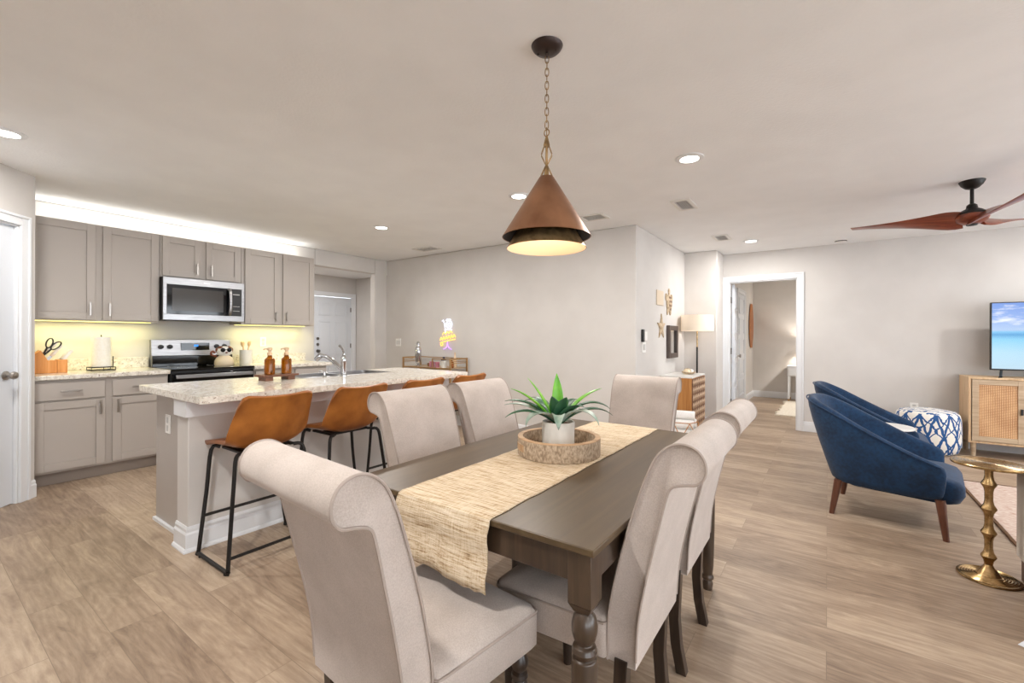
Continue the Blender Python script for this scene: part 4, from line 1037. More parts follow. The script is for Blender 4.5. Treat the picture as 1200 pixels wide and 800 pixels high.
m = MB(); m.lathe([(0,-.034),(.045,-.034),(.058,-.026),(.062,-.010),(.070,-.008),(.070,-.0005),(0,-.0005)], (0,0,0), 32, 'Z', False); obj('housing', m, 'plate', sd)
m = MB(); m.lathe([(.059,-.024),(.0615,-.022),(.0615,-.014),(.059,-.014)], (0,0,0), 32, 'Z', False); obj('sensor_slot', m, 'ventgap', sd)
# ceiling fan
fn = thing('ceiling_fan', 'dark ceiling fan with carved reddish wooden blades', 'ceiling fan', (.905, 4.85, 0))
m = MB(); m.lathe([(0,H-.062),(.022,H-.062),(.040,H-.054),(.062,H-.032),(.074,H-.008),(.076,H-.0005),(0,H-.0005)], (0,0,0), 36, 'Z', False); obj('canopy', m, 'black', fn)
m = MB(); m.cyl((0,0,2.26), .012, .145, 14); obj('downrod', m, 'black', fn)
m = MB(); m.lathe([(0,2.285),(.018,2.285),(.030,2.275),(.034,2.25),(.060,2.235),(.088,2.215),(.092,2.19),(0,2.185)], (0,0,0), 32, 'Z', False); mo = obj('motor_housing', m, 'black', fn)
m = MB(); m.lathe([(0,2.128),(.05,2.13),(.085,2.15),(.098,2.175),(.092,2.20),(.06,2.214),(0,2.216)], (0,0,0), 32, 'Z', False); obj('hub', m, 'fanwood', fn)
m = MB(); m.lathe([(0,2.118),(.030,2.119),(.034,2.128),(0,2.129)], (0,0,0), 20, 'Z', False); obj('hub_cap', m, 'black', fn)
for a in (R(168), R(288), R(48)):
    m = MB(); rs = []; n = 16
    for i in range(n+1):
        t = i/n; x = .05+.70*t
        w_ = .052*(1-t)**1.3*math.sin(PI*min(.5, .12+t*2)) +.060*(1-.25*t)
        tw = R(40)*(1-t)**1.7+R(3); zc = 2.168 + .055*t**1.2; th_ = .024*(1-t)+.006
        off = .030*math.sin(PI*t)
        ring = []
        for j in range(14):
            b_ = 2*PI*j/14; yy = w_*math.cos(b_); zz = th_*.5*math.sin(b_)
            ring.append((x, off+yy*math.cos(tw)-zz*math.sin(tw), zc+yy*math.sin(tw)+zz*math.cos(tw)))
        rs.append(ring)
    m.rings(rs); m.bm.transform(Matrix.Rotation(a, 4, 'Z')); obj('blade', m, 'fanwood', fn, smooth=60)
# ------------------------------------------------------------------ blue velvet armchairs (face +x)
def make_arm(label):
    c = thing('armchair', label, 'armchair', (0,0,0), 0, 'blue velvet armchairs')
    # shell is swept round the back: t=0 near arm front, t=1 far arm front
    base = [(.585,-.315),(.42,-.318),(.25,-.315),(.10,-.285),(.015,-.20),(-.01,-.07),(-.01,.07),(.015,.20),(.10,.285),(.25,.315),(.42,.318),(.585,.315)]
    topx = [(.600,-.345,.455),(.44,-.352,.52),(.26,-.350,.61),(.06,-.325,.715),(-.105,-.235,.790),(-.165,-.08,.812),(-.165,.08,.812),(-.105,.235,.790),(.06,.325,.715),(.26,.350,.61),(.44,.352,.52),(.600,.345,.455)]
    Bc = catmull([(x, y, .225) for x, y in base], 5); Tc = catmull(topx, 5); n = len(Bc); rs = []
    for i in range(n):
        a, b = Bc[max(0, i-1)], Bc[min(n-1, i+1)]; tn = (b-a).normalized(); inn = Vector((-tn.y, tn.x, 0)) * -1
        # inward normal points to the seat centre
        if inn.dot(Vector((.3, 0, 0))-Bc[i]) < 0: inn = -inn
        o_, t_ = Bc[i], Tc[i]; th_ = .075
        endf = min(i, n-1-i); rnd = .0 if endf > 2 else (.012, .004, .001)[endf]
        mid = o_.lerp(t_, .5) + (-inn)*.012
        q = [o_+inn*(.01), o_+Vector((0,0,.03)), mid, t_+Vector((0,0,-.045)), t_+Vector((0,0,-.012))+inn*.010, t_+inn*.032, t_+Vector((0,0,-.012))+inn*.058, t_+Vector((0,0,-.05))+inn*.072, mid+inn*.095, o_+inn*.105+Vector((0,0,.03)), o_+inn*.10]
        cen = sum(q, Vector())/len(q); q = [p.lerp(cen, rnd*12) for p in q]
        if endf == 0: q = [p + Vector((.012, 0, 0)) for p in q]
        rs.append(q)
    m = MB(); m.rings(rs); sh = obj('shell', m, 'velvet', c, smooth=70, sub=1)
    m = MB(); m.tube([Tc[i]+Vector((0,0,-.018)) for i in range(1, n-1)], .005, 6); obj('piping', m, 'velvet', sh)
    m = MB(); pr = []
    def sring(z, g, fx):
        pts = []
        for x, y in rrect(.09+g, fx-g, -.245+g*0, .245, .06, 5): pts.append((x, y*(1-g*.8) if x < .55 else y*(1.18-g*.8), z))
        return pts
    m.rings([sring(.215,.02,.66), sring(.225,.005,.672), sring(.27,0,.690), sring(.32,0,.688), sring(.350,.012,.678), sring(.366,.05,.665), sring(.372,.12,.655)]); obj('seat_cushion', m, 'velvet', c, smooth=60)
    for x, y, dx, dy in ((.055,-.24,-.035,-.03),(.055,.24,-.035,.03),(.575,-.285,.028,-.035),(.575,.285,.028,.035)):
        m = MB(); rs = [[(x+f*dx+(.026-.010*f)*math.cos(a), y+f*dy+(.026-.010*f)*math.sin(a), .24*(1-f)) for a in [2*PI*i/14 for i in range(14)]] for f in (0, .5, 1)]
        m.rings(rs); obj('leg', m, 'walnut', c)
    return c
A0 = make_arm('blue velvet armchair nearer the viewer, side arm fully visible')
A0.location = (.045, 4.165, 0); A0.rotation_euler = (0, 0, -.14)
dup(A0, (.055, 5.42, 0), -.06, 'blue velvet armchair mostly hidden behind the nearer blue one')
st = thing('drink_table', 'small round white-topped side table between the blue armchairs', 'side table', (.40, 4.84, 0))
m = MB(); m.lathe([(0,.50),(.180,.50),(.185,.505),(.185,.512),(.180,.516),(0,.516)], (0,0,0), 48, 'Z', False); obj('top', m, 'stone', st)
m = MB(); m.lathe([(0,.494),(.15,.494),(.15,.4995),(0,.4995)], (0,0,0), 40, 'Z', False); obj('top_ring', m, 'gold', st)
m = MB()
for i in range(3):
    a = 2*PI*i/3+.3; c_, s_ = math.cos(a), math.sin(a); m.tube(catmull([(.10*c_,.10*s_,.495),(.03*c_,.03*s_,.25),(.11*c_,.11*s_,.012),(.14*c_,.14*s_,.006)], 5), .006, 8)
m.tube([(.14*math.cos(t), .14*math.sin(t), .006) for t in [2*PI*i/28 for i in range(28)]], .006, 8, closed=True); obj('wire_base', m, 'gold', st)
# pouf
m = MB(); m.lathe([(0,.0),(.22,.0),(.252,.02),(.272,.10),(.278,.22),(.274,.35),(.262,.415),(.230,.448),(.13,.466),(0,.470)], (0,0,0), 56, 'Z', False)
o = obj('pouf', m, 'pouf', smooth=60); o.location = (.905, 6.70, 0); tag(o, 'round white pouf with blue zigzag pattern beside the media console', 'pouf')
# media console and television
cs = thing('media_console', 'light oak media console with woven cane doors under the television', 'tv stand', (2.0, 6.87, 0))
cx0, cx1, cy0, cy1, cz0, cz1 = 1.222, 2.82, 6.66, 7.07, .145, .838
m = MB(); m.box(cx0, cx0+.02, cy0, cy1, cz0, cz1); m.box(cx1-.02, cx1, cy0, cy1, cz0, cz1); m.box(cx0+.02, cx1-.02, cy0, cy1, cz1-.02, cz1); m.box(cx0+.02, cx1-.02, cy0, cy1, cz0, cz0+.02); m.box(cx0+.02, cx1-.02, cy1-.01, cy1, cz0+.02, cz1-.02); m.box(2.01, 2.03, cy0+.02, cy1-.01, cz0+.02, cz1-.02)
obj('carcass', m, 'oak', cs, world=True, bevel=.002, smooth=0)
dw = (cx1-cx0-.05)/4
for i in range(4):
    a = cx0+.025+i*dw+.002; b = a+dw-.004; D = None; m = MB(); r_ = .052; za, zb = cz0+.024, cz1-.024; y = cy0+.001
    m.box(a, a+r_, y-.004, y+.018, za, zb); m.box(b-r_, b, y-.004, y+.018, za, zb); m.box(a+r_, b-r_, y-.004, y+.018, za, za+r_); m.box(a+r_, b-r_, y-.004, y+.018, zb-r_, zb)
    D = obj('cabinet_door', m, 'greyoak', cs, world=True, bevel=.002, smooth=0)
    m = MB(); m.box(a+r_, b-r_, y+.004, y+.012, za+r_, zb-r_); obj('cane_panel', m, 'cane', D, world=True, smooth=0)
    hx = b-.026 if i % 2 == 0 else a+.026
    m = MB(); m.box(hx-.008, hx+.008, y-.022, y-.004, .47, .53); obj('handle', m, 'blackplastic', D, world=True, bevel=.001)
for x in (cx0+.045, 2.02, cx1-.045):
    for y in (cy0+.045, cy1-.045):
        m = MB(); m.lathe([(0,0),(.020,0),(.024,.145),(0,.145)], (x, y, 0), 18, 'Z', False); obj('leg', m, 'greyoak', cs, world=True)
tv = thing('television', 'flat television showing a pale blue beach, standing on the console', 'television', (2.03, 6.84, 0))
tx0, tx1, tz0, tz1, ty = 1.415, 2.66, .912, 1.632, 6.82
m = MB(); m.box(tx0, tx1, ty, ty+.035, tz0, tz1); fr_ = obj('case', m, 'blackplastic', tv, world=True, bevel=.004)
m = MB(); m.box(tx0+.012, tx1-.012, ty-.0012, ty-.0002, tz0+.016, tz1-.010); obj('screen', m, 'screen', tv, world=True, smooth=0)
for x in (tx0+.085, tx1-.085):
    m = MB(); m.tube([(x-.03, ty-.10, .845), (x, ty+.015, .915), (x+.02, ty+.12, .845)], .008, 8, flat=1.4); m.tube([(x-.045, ty-.115, .843), (x-.01, ty-.06, .848)], .006, 8); obj('stand_foot', m, 'blackplastic', tv, world=True)
# brass drink table
bt_ = thing('pedestal_table', 'hammered brass pedestal table with rippled round top', 'side table', (.685, 3.315, 0))
pr = [(0,0),(.118,0),(.122,.006),(.120,.012)]
for i in range(6): pr += [(.112-.010*i, .013+.001*i), (.108-.010*i, .017+.0012*i), (.104-.010*i, .0135+.001*i)]
pr += [(.048,.022),(.034,.045),(.021,.062)]
for zz in (.115, .238, .362, .490):
    pr += [(.0165, zz-.042), (.020, zz-.022), (.029, zz-.006), (.031, zz), (.029, zz+.006), (.020, zz+.022), (.0165, zz+.042)]
pr += [(.017,.555),(.022,.580),(.028,.584),(0,.585)]
m = MB(); m.lathe(pr, (0,0,0), 40, 'Z', False); obj('pedestal', m, 'brass', bt_, smooth=28)
pr = [(0,.586),(.143,.586),(.146,.590),(.146,.596),(.143,.600)]
for i in range(9): pr += [(.136-.014*i, .600), (.129-.014*i, .5975)]
pr += [(0,.599)]
m = MB(); m.lathe(pr, (0,0,0), 56, 'Z', False); obj('top', m, 'brass', bt_, smooth=28)
# rug, sofa, paper
rg = thing('area_rug', 'faded pink and cream rug with brown bound edge by the brass table', 'rug', (2.2, 4.6, 0))
m = MB(); m.box(.94, 3.6, 3.55, 5.44, .0005, .009); obj('pile', m, 'rug', rg, world=True, bevel=.003)
m = MB(); m.box(.920, .9395, 3.53, 5.46, .0005, .011); m.box(.9395, 3.62, 5.4405, 5.46, .0005, .011); m.box(.9395, 3.62, 3.53, 3.5495, .0005, .011); obj('binding', m, 'rugedge', rg, world=True, bevel=.003)
sf = thing('sofa', 'beige upholstered sofa arm with brown plinth at the right picture edge', 'sofa', (1.8, 2.95, 0))
m = MB(); m.prism(rrect(.800, 1.02, 2.50, 3.405, .02, 5), .115, .575); obj('arm', m, 'sofa', sf, world=True, bevel=.025, seg=4)
m = MB(); m.prism(rrect(2.90, 3.09, 2.50, 3.415, .03, 5), .115, .575); obj('arm', m, 'sofa', sf, world=True, bevel=.025, seg=4)
m = MB(); m.box(1.021, 2.899, 2.50, 2.72, .115, .80); obj('backrest', m, 'sofa', sf, world=True, bevel=.03, seg=4)
m = MB(); m.box(1.021, 2.899, 2.721, 3.40, .115, .30); obj('seat_base', m, 'sofa', sf, world=True, bevel=.01)
for a, b in ((1.025, 1.958), (1.962, 2.895)):
    m = MB(); m.box(a, b, 2.725, 3.41, .301, .44); obj('seat_cushion', m, 'sofa', sf, world=True, bevel=.03, seg=4)
m = MB(); m.box(.818, 3.08, 2.51, 3.392, .0, .1145); obj('plinth', m, 'plinth', sf, world=True, bevel=.004)
m = MB(); m.box(0, .21, 0, .297, .0005, .0025); o = obj('paper_sheet', m, 'sheet'); o.location = (.634, 2.664, 0); o.rotation_euler = (0, 0, -.55); tag(o, 'white sheet corner lying on the floor at the right picture edge', 'paper')
# ------------------------------------------------------------------ side wall decor, lamp corner
lp = thing('floor_lamp', 'brass and black floor lamp with drum shade in the alcove corner', 'floor lamp', (-1.452, 6.40, 0))
m = MB(); m.lathe([(0,0),(.13,0),(.132,.006),(.125,.018),(.02,.022),(.012,.03),(0,.03)], (0,0,0), 40, 'Z', False); obj('base', m, 'black', lp)
m = MB(); m.cyl((0,0,.028), .0115, 1.09, 16); obj('lower_pole', m, 'black', lp)
m = MB(); m.cyl((0,0,1.118), .008, .35, 14); m.lathe([(0,1.545),(.006,1.55),(.007,1.562),(0,1.57)], (0,0,0), 10, 'Z', False)
for a in (0, 2*PI/3, 4*PI/3): m.tube([(0,0,1.545), (.205*math.cos(a), .205*math.sin(a), 1.545)], .002, 6)
obj('upper_pole', m, 'brass', lp)
m = MB(); m.lathe([(.206,1.335),(.208,1.335),(.208,1.552),(.206,1.552)], (0,0,0), 56, 'Z', False); m.rings([[(.206*math.cos(2*PI*i/56), .206*math.sin(2*PI*i/56), z) for i in range(56)] for z in (1.335, 1.552)], False, False); obj('lamp_shade', m, 'lampshade', lp)
m = MB(); m.lathe([(0,1.42),(.022,1.425),(.028,1.45),(.018,1.48),(0,1.49)], (0,0,0), 16, 'Z', False); obj('bulb', m, 'bulb', lp)
point('floor_lamp_light', (-1.452, 6.40, 1.455), 3.6, (1,.90,.78), .03)
# lattice-front cabinet
cb = thing('lattice_cabinet', 'honey wood cabinet with carved diamond lattice doors under the wall decor', 'cabinet', (-1.485, 5.775, 0))
x0, x1, y0, y1, z0, z1 = -1.662, -1.292, 5.45, 6.10, .12, .765
m = MB(); m.box(x0, x1-.004, y0, y1, z0, z1); obj('carcass', m, 'honeywood', cb, world=True, bevel=.003)
box('top', 'stone', cb, x0-.004, x1+.004, y0-.004, y1+.004, z1+.0005, z1+.02, .003)
for a, b in ((y0+.006, (y0+y1)/2-.002), ((y0+y1)/2+.002, y1-.006)):
    m = MB(); m.box(x1-.0035, x1+.008, a, b, z0+.008, z1-.008); D = obj('cabinet_door', m, 'carved', cb, world=True, bevel=.002)
    m = MB(); n = 4; st_ = (b-a)/n; nz = 7; sz = (z1-z0-.016)/nz
    for i in range(n):
        for j in range(nz):
            cy, cz = a+(i+.5)*st_, z0+.008+(j+.5)*sz; hy, hz = st_*.47, sz*.47
            m.rings([[(x1+.0085, cy+p*hy, cz+q_*hz) for p, q_ in ((1,0),(0,1),(-1,0),(0,-1))], [(x1+.016, cy+p*hy*.45, cz+q_*hz*.45) for p, q_ in ((1,0),(0,1),(-1,0),(0,-1))]], True, True)
    obj('diamond_lattice', m, 'carvedlight', D, world=True, smooth=0)
for x in (x0+.03, x1-.03):
    for y in (y0+.03, y1-.03):
        m = MB(); m.lathe([(0,0),(.014,0),(.018,.1195),(0,.1195)], (x, y, 0), 14, 'Z', False); obj('leg', m, 'honeywood', cb, world=True)
td = thing('shell_tray', 'shallow wooden tray of shells on the lattice cabinet', 'tray', (-1.44, 5.90, .786), .2)
m = MB(); m.lathe([(0,0),(.075,0),(.10,.012),(.112,.026),(.106,.028),(.09,.014),(.07,.008),(0,.008)], (0,0,0), 36, 'Z', False); m.bm.transform(Matrix.Diagonal((.75,1.25,1,1))); obj('bowl', m, 'driftwood', td)
def shell(x, y, r, lab, mt):
    m = MB(); pr = [(0,0)]+[(1.5*r*math.sin(PI*i/9)*(1 if i % 2 else .88), r*1.1*(1-math.cos(PI*i/9))*.5) for i in range(1, 9)]+[(0, r*1.1)]
    m.lathe(pr, (0,0,0), 14, 'Z', False); m.bm.transform(Matrix.Rotation(.9, 4, 'X')); o = obj('seashell', m, mt); o.location = (x, y, .803); tag(o, lab, 'shell', 'shells on the tray'); return o
shell(-1.445, 5.83, .030, 'pale shell at the viewer end of the tray', 'creamceramic'); shell(-1.455, 5.905, .034, 'brownish shell in the middle of the tray', 'driftwood'); shell(-1.43, 5.965, .026, 'small white shell at the lamp end of the tray', 'ceramic')
# wire basket with folded white blankets
bk = thing('wire_basket', 'copper wire basket of white blankets below the lattice cabinet', 'basket', (-1.30, 5.06, 0), .2)
m = MB()
def ringp(r, z, n=6, ph=0): return [(r*math.cos(2*PI*i/n+ph), r*math.sin(2*PI*i/n+ph), z) for i in range(n)]
A, B_, C_ = ringp(.13, .006), ringp(.185, .17, 6, PI/6), ringp(.165, .33)
for q in (A, B_, C_): m.tube(q, .005, 6, closed=True)
for i in range(6):
    m.tube([A[i], B_[i], C_[i]], .0045, 6); m.tube([A[(i+1) % 6], B_[i], C_[(i+1) % 6]], .0045, 6)
obj('wire_frame', m, 'wicker', bk)
m = MB(); m.lathe([(0,.02),(.10,.02),(.15,.10),(.16,.17),(.15,.25),(.0,.25)], (0,0,0), 28, 'Z', False); obj('lining', m, 'blanket', bk)
def roll(dx, dy, dz, rz, lab):
    m = MB(); rs = []
    for x, k in ((-.13,.8),(-.125,1),(0,1.04),(.125,1),(.13,.8)): rs.append([(x, .052*k*math.cos(2*PI*i/20)+.003*math.sin(5*2*PI*i/20), .050*k*math.sin(2*PI*i/20)) for i in range(20)])
    m.rings(rs); o = obj('rolled_blanket', m, 'blanket'); o.location = (-1.30+dx, 5.06+dy, dz); o.rotation_euler = (0, 0, rz); tag(o, lab, 'blanket', 'white blankets in the wire basket')
roll(0, -.055, .302, .25, 'white rolled blanket low in the wire basket, nearer the table'); roll(.005, .055, .302, .15, 'white rolled blanket low in the wire basket, nearer the cabinet'); roll(0, 0, .392, .2, 'white rolled blanket on top of the wire basket')
# wall decor on the side wall
m = MB(); pts = []
for i in range(10):
    a = PI/2+PI*i/5; r_ = .165 if i % 2 == 0 else .062; pts.append((r_*math.cos(a)*1.0, r_*math.sin(a)))
m.rings([[(0, y*s_, z*s_) for y, z in pts] for x, s_ in ((0, 1),)]+[[(.012, y*.97, z*.97) for y, z in pts], [(.022, y*.55, z*.6) for y, z in pts]])
o = obj('wall_starfish', m, 'driftwood', smooth=0); o.location = (XS+.001, 5.53, 1.375); tag(o, 'pale wooden starfish hung above the thermostat side of the wall', 'wall decoration')
box_ = MB(); box_.box(0, .012, -.13, .13, -.09, .09); o = obj('wall_plaque', box_, 'kraft', bevel=.002); o.location = (XS+.0005, 5.47, 1.73); tag(o, 'plain cream paper plaque above the starfish', 'wall decoration')
o.rotation_euler = (0, 0, 0)
tt = thing('wall_turtle', 'carved driftwood turtle-shaped figure beside the cream plaque', 'wall decoration', (XS+.0005, 5.85, 1.71))
m = MB(); rs = [[(x, .105*k*math.cos(2*PI*i/24), .115*k*math.sin(2*PI*i/24)-.02) for i in range(24)] for x, k in ((0,1),(.012,1),(.024,.8))]; m.rings(rs); body = obj('shell', m, 'driftwood', tt)
m = MB()
for y, z, ry, rz_ in ((0,.125,.032,.045),(.115,.05,.034,.05),(-.115,.05,.034,.05),(.06,-.125,.028,.05),(-.06,-.125,.028,.05)):
    m.rings([[(x, y+ry*k*math.cos(2*PI*i/14), z+rz_*k*math.sin(2*PI*i/14)) for i in range(14)] for x, k in ((0,1),(.010,1),(.016,.6))])
obj('flippers_and_head', m, 'driftwood', tt)
m = MB()
for j in range(4):
    for i in range(-1, 2):
        z = .055-.05*j-.005; y = i*.042+(.02 if j % 2 else 0)
        if (y/.08)**2+((z+.02)/.11)**2 < .9: m.rings([[(.0245, y+.014*p, z+.018*q_) for p, q_ in ((1,0),(0,1),(-1,0),(0,-1))], [(.028, y+.010*p, z+.013*q_) for p, q_ in ((1,0),(0,1),(-1,0),(0,-1))]])
obj('scutes', m, 'riser', body)
mf = thing('framed_mirror', 'small mirror in a wide dark brown frame near the drum-shade lamp', 'mirror', (XS+.0005, 5.965, 1.19))
m = MB(); a, b, e = .20, .21, .062
m.box(0, .042, -a, -a+e, -b, b); m.box(0, .042, a-e, a, -b, b); m.box(0, .042, -a+e, a-e, b-e, b); m.box(0, .042, -a+e, a-e, -b, -b+e); obj('frame', m, 'mirrorframe', mf, bevel=.003, smooth=0)
m = MB(); m.box(.001, .02, -a+e, a-e, -b+e, b-e); obj('glass', m, 'mirror', mf, smooth=0)
# ------------------------------------------------------------------ bar cart and neon sign
bc = thing('bar_cart', 'gold framed bar cart against the wall beyond the island', 'bar cart', (-4.50, 4.42, 0))
m = MB(); x0, x1, y0, y1 = -4.97, -4.05, 4.29, 4.62
for x in (x0, x1):
    for y in (y0, y1): m.box(x-.010, x+.010, y-.010, y+.010, .05, .955)
    m.box(x-.009, x+.009, y0+.010, y1-.010, .935, .955)
    m.box(x-.005, x+.005, y0+.010, y1-.010, .885, .895); m.box(x-.005, x+.005, y0+.010, y1-.010, .91, .918)
for y in (y0, y1):
    m.box(x0+.010, x1-.010, y-.009, y+.009, .808, .826); m.box(x0+.010, x1-.010, y-.009, y+.009, .25, .268)
m.box(x0+.01, x0+.20, y0-.006, y0+.006, .94, .952); m.box(x1-.33, x1-.01, y0-.006, y0+.006, .94, .952); m.box(x0+.01, x1-.01, y1-.006, y1+.006, .94, .952)
m.box(x1-.338, x1-.326, y0-.006, y0+.006, .826, .952)
obj('frame', m, 'gold', bc, world=True, bevel=.001, smooth=0)
for z in (.812, .254):
    m = MB(); m.box(x0+.0105, x1-.0105, y0+.010, y1-.010, z, z+.010); obj('shelf', m, 'greyoak', bc, world=True)
for x in (x0, x1):
    for y in (y0, y1):
        m = MB(); m.lathe([(0,-.011),(.022,-.011),(.025,-.006),(.025,.006),(.022,.011),(0,.011)], (x, y, .025), 18, 'Y', False); obj('caster', m, 'blackplastic', bc, world=True)
cz = .8225
m = MB(); m.lathe([(0,0),(.036,0),(.040,.01),(.046,.14),(.045,.19),(.034,.215),(.028,.235),(.032,.25),(.030,.275),(.016,.292),(0,.295)], (0,0,0), 28, 'Z', False); sk_ = obj('cocktail_shaker', m, 'chrome'); sk_.location = (-4.74, 4.36, cz+.06); tag(sk_, 'tall silver cocktail shaker on a crossed-leg stand on the bar cart', 'cocktail shaker')
m = MB()
for a in (.4, .4+PI/2): m.tube([(-.045*math.cos(a), -.045*math.sin(a), .003), (0,0,.03), (.04*math.cos(a), .04*math.sin(a), .056)], .004, 6); m.tube([(.045*math.cos(a), .045*math.sin(a), .003), (0,0,.03), (-.04*math.cos(a), -.04*math.sin(a), .056)], .004, 6)
o = obj('shaker_stand', m, 'chrome'); o.location = (-4.74, 4.36, cz); tag(o, 'small crossed chrome stand under the silver shaker', 'stand')
def tumbler(x, y, lab, h=.075, r=.034, first=[None]):
    if first[0] is None:
        m = MB(); m.lathe([(0,0),(r*.85,0),(r,h),(r*.93,h),(r*.78,.006),(0,.006)], (0,0,0), 24, 'Z', False); o = first[0] = obj('pink_tumbler', m, 'pink')
    else: o = first[0].copy(); COL.objects.link(o)
    o.location = (x, y, cz); tag(o, lab, 'glass', 'pink tumblers on the bar cart')
tumbler(-4.44, 4.34, 'pink tumbler second from the silver shaker'); tumbler(-4.36, 4.36, 'pink tumbler nearest the white cup'); tumbler(-4.53, 4.42, 'pink tumbler nearest the silver shaker')
m = MB(); m.lathe([(0,0),(.034,0),(.038,.01),(.042,.10),(.038,.10),(.036,.012),(0,.012)], (0,0,0), 28, 'Z', False); o = obj('white_cup', m, 'ceramic'); o.location = (-4.235, 4.36, cz+.0); tag(o, 'white cup filled with dark fruit below the neon sign', 'cup')
def berry(dx, dy, dz, lab):
    m = MB(); m.lathe([(0,-.018),(.012,-.014),(.018,0),(.012,.014),(0,.018)], (0,0,0), 14, 'Z', False); o = obj('dark_fruit', m, 'bird'); o.location = (-4.235+dx, 4.36+dy, cz+.108+dz); tag(o, lab, 'fruit', 'dark fruits in the white cup')
berry(-.02, -.012, 0, 'dark round fruit on the shaker side of the white cup'); berry(.019, -.012, 0, 'dark round fruit on the cart-end side of the white cup'); berry(0, .02, 0, 'dark round fruit at the wall side of the white cup'); berry(0, -.002, .025, 'dark round fruit topping the white cup')
m = MB(); m.lathe([(0,0),(.025,0),(.027,.01),(.027,.11),(.010,.15),(.010,.20),(.012,.205),(0,.206)], (0,0,0), 22, 'Z', False); o = obj('rose_bottle', m, 'pump'); o.location = (-4.19, 4.53, cz); tag(o, 'slim copper-toned bottle behind the white cup', 'bottle')
m = MB(); m.lathe([(0,0),(.028,0),(.030,.01),(.030,.07),(.012,.10),(.012,.13),(0,.131)], (0,0,0), 22, 'Z', False); o = obj('amber_bottle', m, 'amber'); o.location = (-4.13, 4.40, cz); tag(o, 'short amber bottle on the end of the bar cart by the rail', 'bottle')
m = MB(); m.lathe([(0,0),(.045,0),(.05,.008),(.05,.045),(.046,.045),(.044,.01),(0,.01)], (0,0,0), 28, 'Z', False); o = obj('copper_bowl', m, 'copper'); o.location = (-4.63, 4.50, cz); tag(o, 'small copper bowl behind the silver shaker', 'bowl')
ns = thing('neon_sign', 'neon cocktail sign in white, yellow and violet above the bar cart', 'neon sign', (-4.44, YB, 1.28))
# local x along the wall, -y out of it
def P2(l, y=-.022): return [(a, y, b) for a, b in l]
m = MB(); r_ = .0042
circ = lambda cx, cz, rr, n=18, a0=0, a1=2*PI: [(cx+rr*math.cos(a0+(a1-a0)*i/n), cz+rr*math.sin(a0+(a1-a0)*i/n)) for i in range(n if a1-a0 > 6.2 else n+1)]
m.tube(P2(circ(.03, .14, .055)), r_, 8, closed=True); m.tube(P2(circ(.03, .14, .022)), r_, 8, closed=True)
m.tube(P2([(-.085,.205),(-.06,.15),(-.05,.09),(-.045,.02)]), r_, 8); m.tube(P2([(-.085,.205),(-.11,.19)]), r_, 8)
m.tube(P2(catmull([(a, 0, b) for a, b in [(0,0)]]) and [(-.03,.20),(-.005,.215),(.03,.212),(.06,.21)]), r_, 8)
m.tube(P2([(-.06,.06),(-.02,.075),(.02,.06),(.06,.075),(.085,.055)]), r_, 8); m.tube(P2([(-.055,.11),(-.03,.125)]), r_, 8)
obj('white_tube', m, 'neonw', ns)
m = MB()
sq = catmull([(-.15+.30*i/12, 0, -.075+.05*i/12+(.026 if i % 2 else -.016)) for i in range(13)], 5); m.tube([(p.x, -.022, p.z) for p in sq], r_, 8)
sq = catmull([(-.10+.19*i/6, 0, .006+.03*i/6+(.018 if i % 2 else -.014)) for i in range(7)], 5); m.tube([(p.x, -.022, p.z) for p in sq], r_, 8)
m.tube(P2([(-.145,-.125),(-.06,-.105),(.05,-.085),(.15,-.07)]), r_, 8); m.tube(P2(circ(-.115,-.145,.022)), r_, 8, closed=True)
obj('yellow_tube', m, 'neony', ns)
m = MB(); m.tube(P2([(0,-.11),(-.004,-.16),(-.03,-.195),(-.085,-.215),(.085,-.215),(.03,-.195),(.004,-.16),(0,-.11)]), r_, 8); obj('violet_tube', m, 'neonp', ns)
# ------------------------------------------------------------------ bedroom pieces
nst = thing('nightstand', 'white nightstand with gold-tipped legs in the room beyond', 'nightstand', (-.40, 10.45, 0))
m = MB(); m.box(-.645, -.18, 10.25, 10.65, .50, .68); obj('body', m, 'white', nst, world=True, bevel=.004)
m = MB(); m.box(-.655, -.17, 10.24, 10.66, .6805, .70); obj('top', m, 'white', nst, world=True, bevel=.003)
m = MB(); m.box(-.625, -.20, 10.236, 10.2495, .52, .66); obj('drawer', m, 'white', nst, world=True, bevel=.002)
for x in (-.62, -.205):
    for y in (10.275, 10.625):
        m = MB(); m.box(x-.018, x+.018, y-.018, y+.018, .05, .4995); g = obj('leg', m, 'white', nst, world=True, bevel=.002)
        m = MB(); m.box(x-.016, x+.016, y-.016, y+.016, 0, .0495); obj('gold_tip', m, 'gold', g, world=True)
m = MB(); x0 = -.66; ys = []
bm = m.bm; top = []
random.seed(3)
edge = [(x0+random.uniform(-.05, .03), 8.25+(10.15-8.25)*i/40) for i in range(41)]
poly = edge + [(1.6, 10.15), (1.6, 8.25)]
m.prism(poly, .001, .022); o = obj('shag_rug', m, 'cream', smooth=0); tag(o, 'cream shag rug with fringed edge on the bedroom floor', 'rug')
m = MB(); rs = []
for i in range(25):
    t = i/24; z = 1.045+.895*t; w_ = .10*max(.02, math.sin(PI*(.06+.88*t)))**.55; rs.append([(x, 10.30+w_*math.cos(a), z) if False else (-1.299+.017+.016*math.cos(a), 10.32+w_*math.sin(a)*3.0, z) for a in [2*PI*k/14 for k in range(14)]])
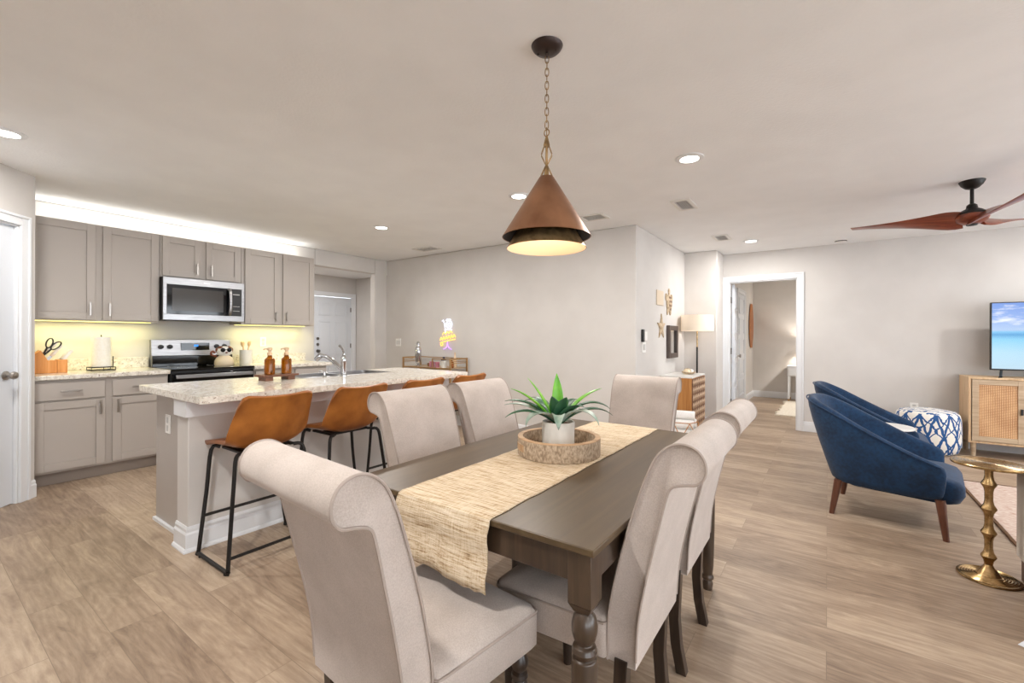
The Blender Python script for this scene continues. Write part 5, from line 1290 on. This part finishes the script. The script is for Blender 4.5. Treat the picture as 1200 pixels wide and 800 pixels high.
m.rings(rs); o = obj('wall_paddle_board', m, 'board', smooth=50); tag(o, 'long oval wooden board hung on the bedroom wall', 'wall decoration')
lpn = thing('table_lamp', 'lit table lamp on the bedroom nightstand behind the door casing', 'table lamp', (-.33, 10.45, .7005))
m = MB(); m.lathe([(0,0),(.06,0),(.062,.01),(.045,.06),(.055,.14),(.03,.2),(.008,.22),(.008,.30),(0,.30)], (0,0,0), 24, 'Z', False); obj('base', m, 'ceramic', lpn)
m = MB(); m.rings([[(r_*math.cos(2*PI*i/40), r_*math.sin(2*PI*i/40), z) for i in range(40)] for r_, z in ((.15,.27),(.11,.46))], False, False); obj('lamp_shade', m, 'lampshade', lpn, solid=.002)
point('bedroom_lamp_light', (-.33, 10.45, 1.08), 16, (1,.93,.84), .03)
downlight(.9, 9.0, 'added unseen downlight brightening the bedroom beyond the doorway', 48)  # unseen ceiling lamp added to lift the dark bedroom
downlight(-6.9, 4.1, 'added unseen downlight brightening the hall behind the kitchen wall', 34)  # extra lamp out of view, added because the hall was dark
# ------------------------------------------------------------------ camera, world, render look
cam = bpy.data.cameras.new('camera'); co = bpy.data.objects.new('camera', cam); COL.objects.link(co)
cam.sensor_width = 36; cam.lens = 519.65/1200*36; cam.shift_y = -(400-394.95)/1200; cam.clip_start = .02
co.matrix_world = Matrix.Translation((0, 0, 1.242)) @ Matrix.Rotation(.6186, 4, 'Z') @ Matrix.Rotation(PI/2, 4, 'X') @ Matrix.Rotation(.0039, 4, 'Z')
SC.camera = co
w = bpy.data.worlds.new('world'); SC.world = w; w.use_nodes = True
bg = w.node_tree.nodes['Background']; bg.inputs[0].default_value = (.88,.94,1,1); bg.inputs[1].default_value = 7.0
SC.view_settings.view_transform = 'Standard'; SC.view_settings.look = 'None'; SC.view_settings.gamma = 1
SC.view_settings.exposure = 0.10; SC.view_settings.use_curve_mapping = False
SC.cycles.use_denoising = True; SC.cycles.max_bounces = 8; SC.cycles.diffuse_bounces = 5; SC.cycles.sample_clamp_indirect = 6
SC.cycles.caustics_reflective = False; SC.cycles.caustics_refractive = False
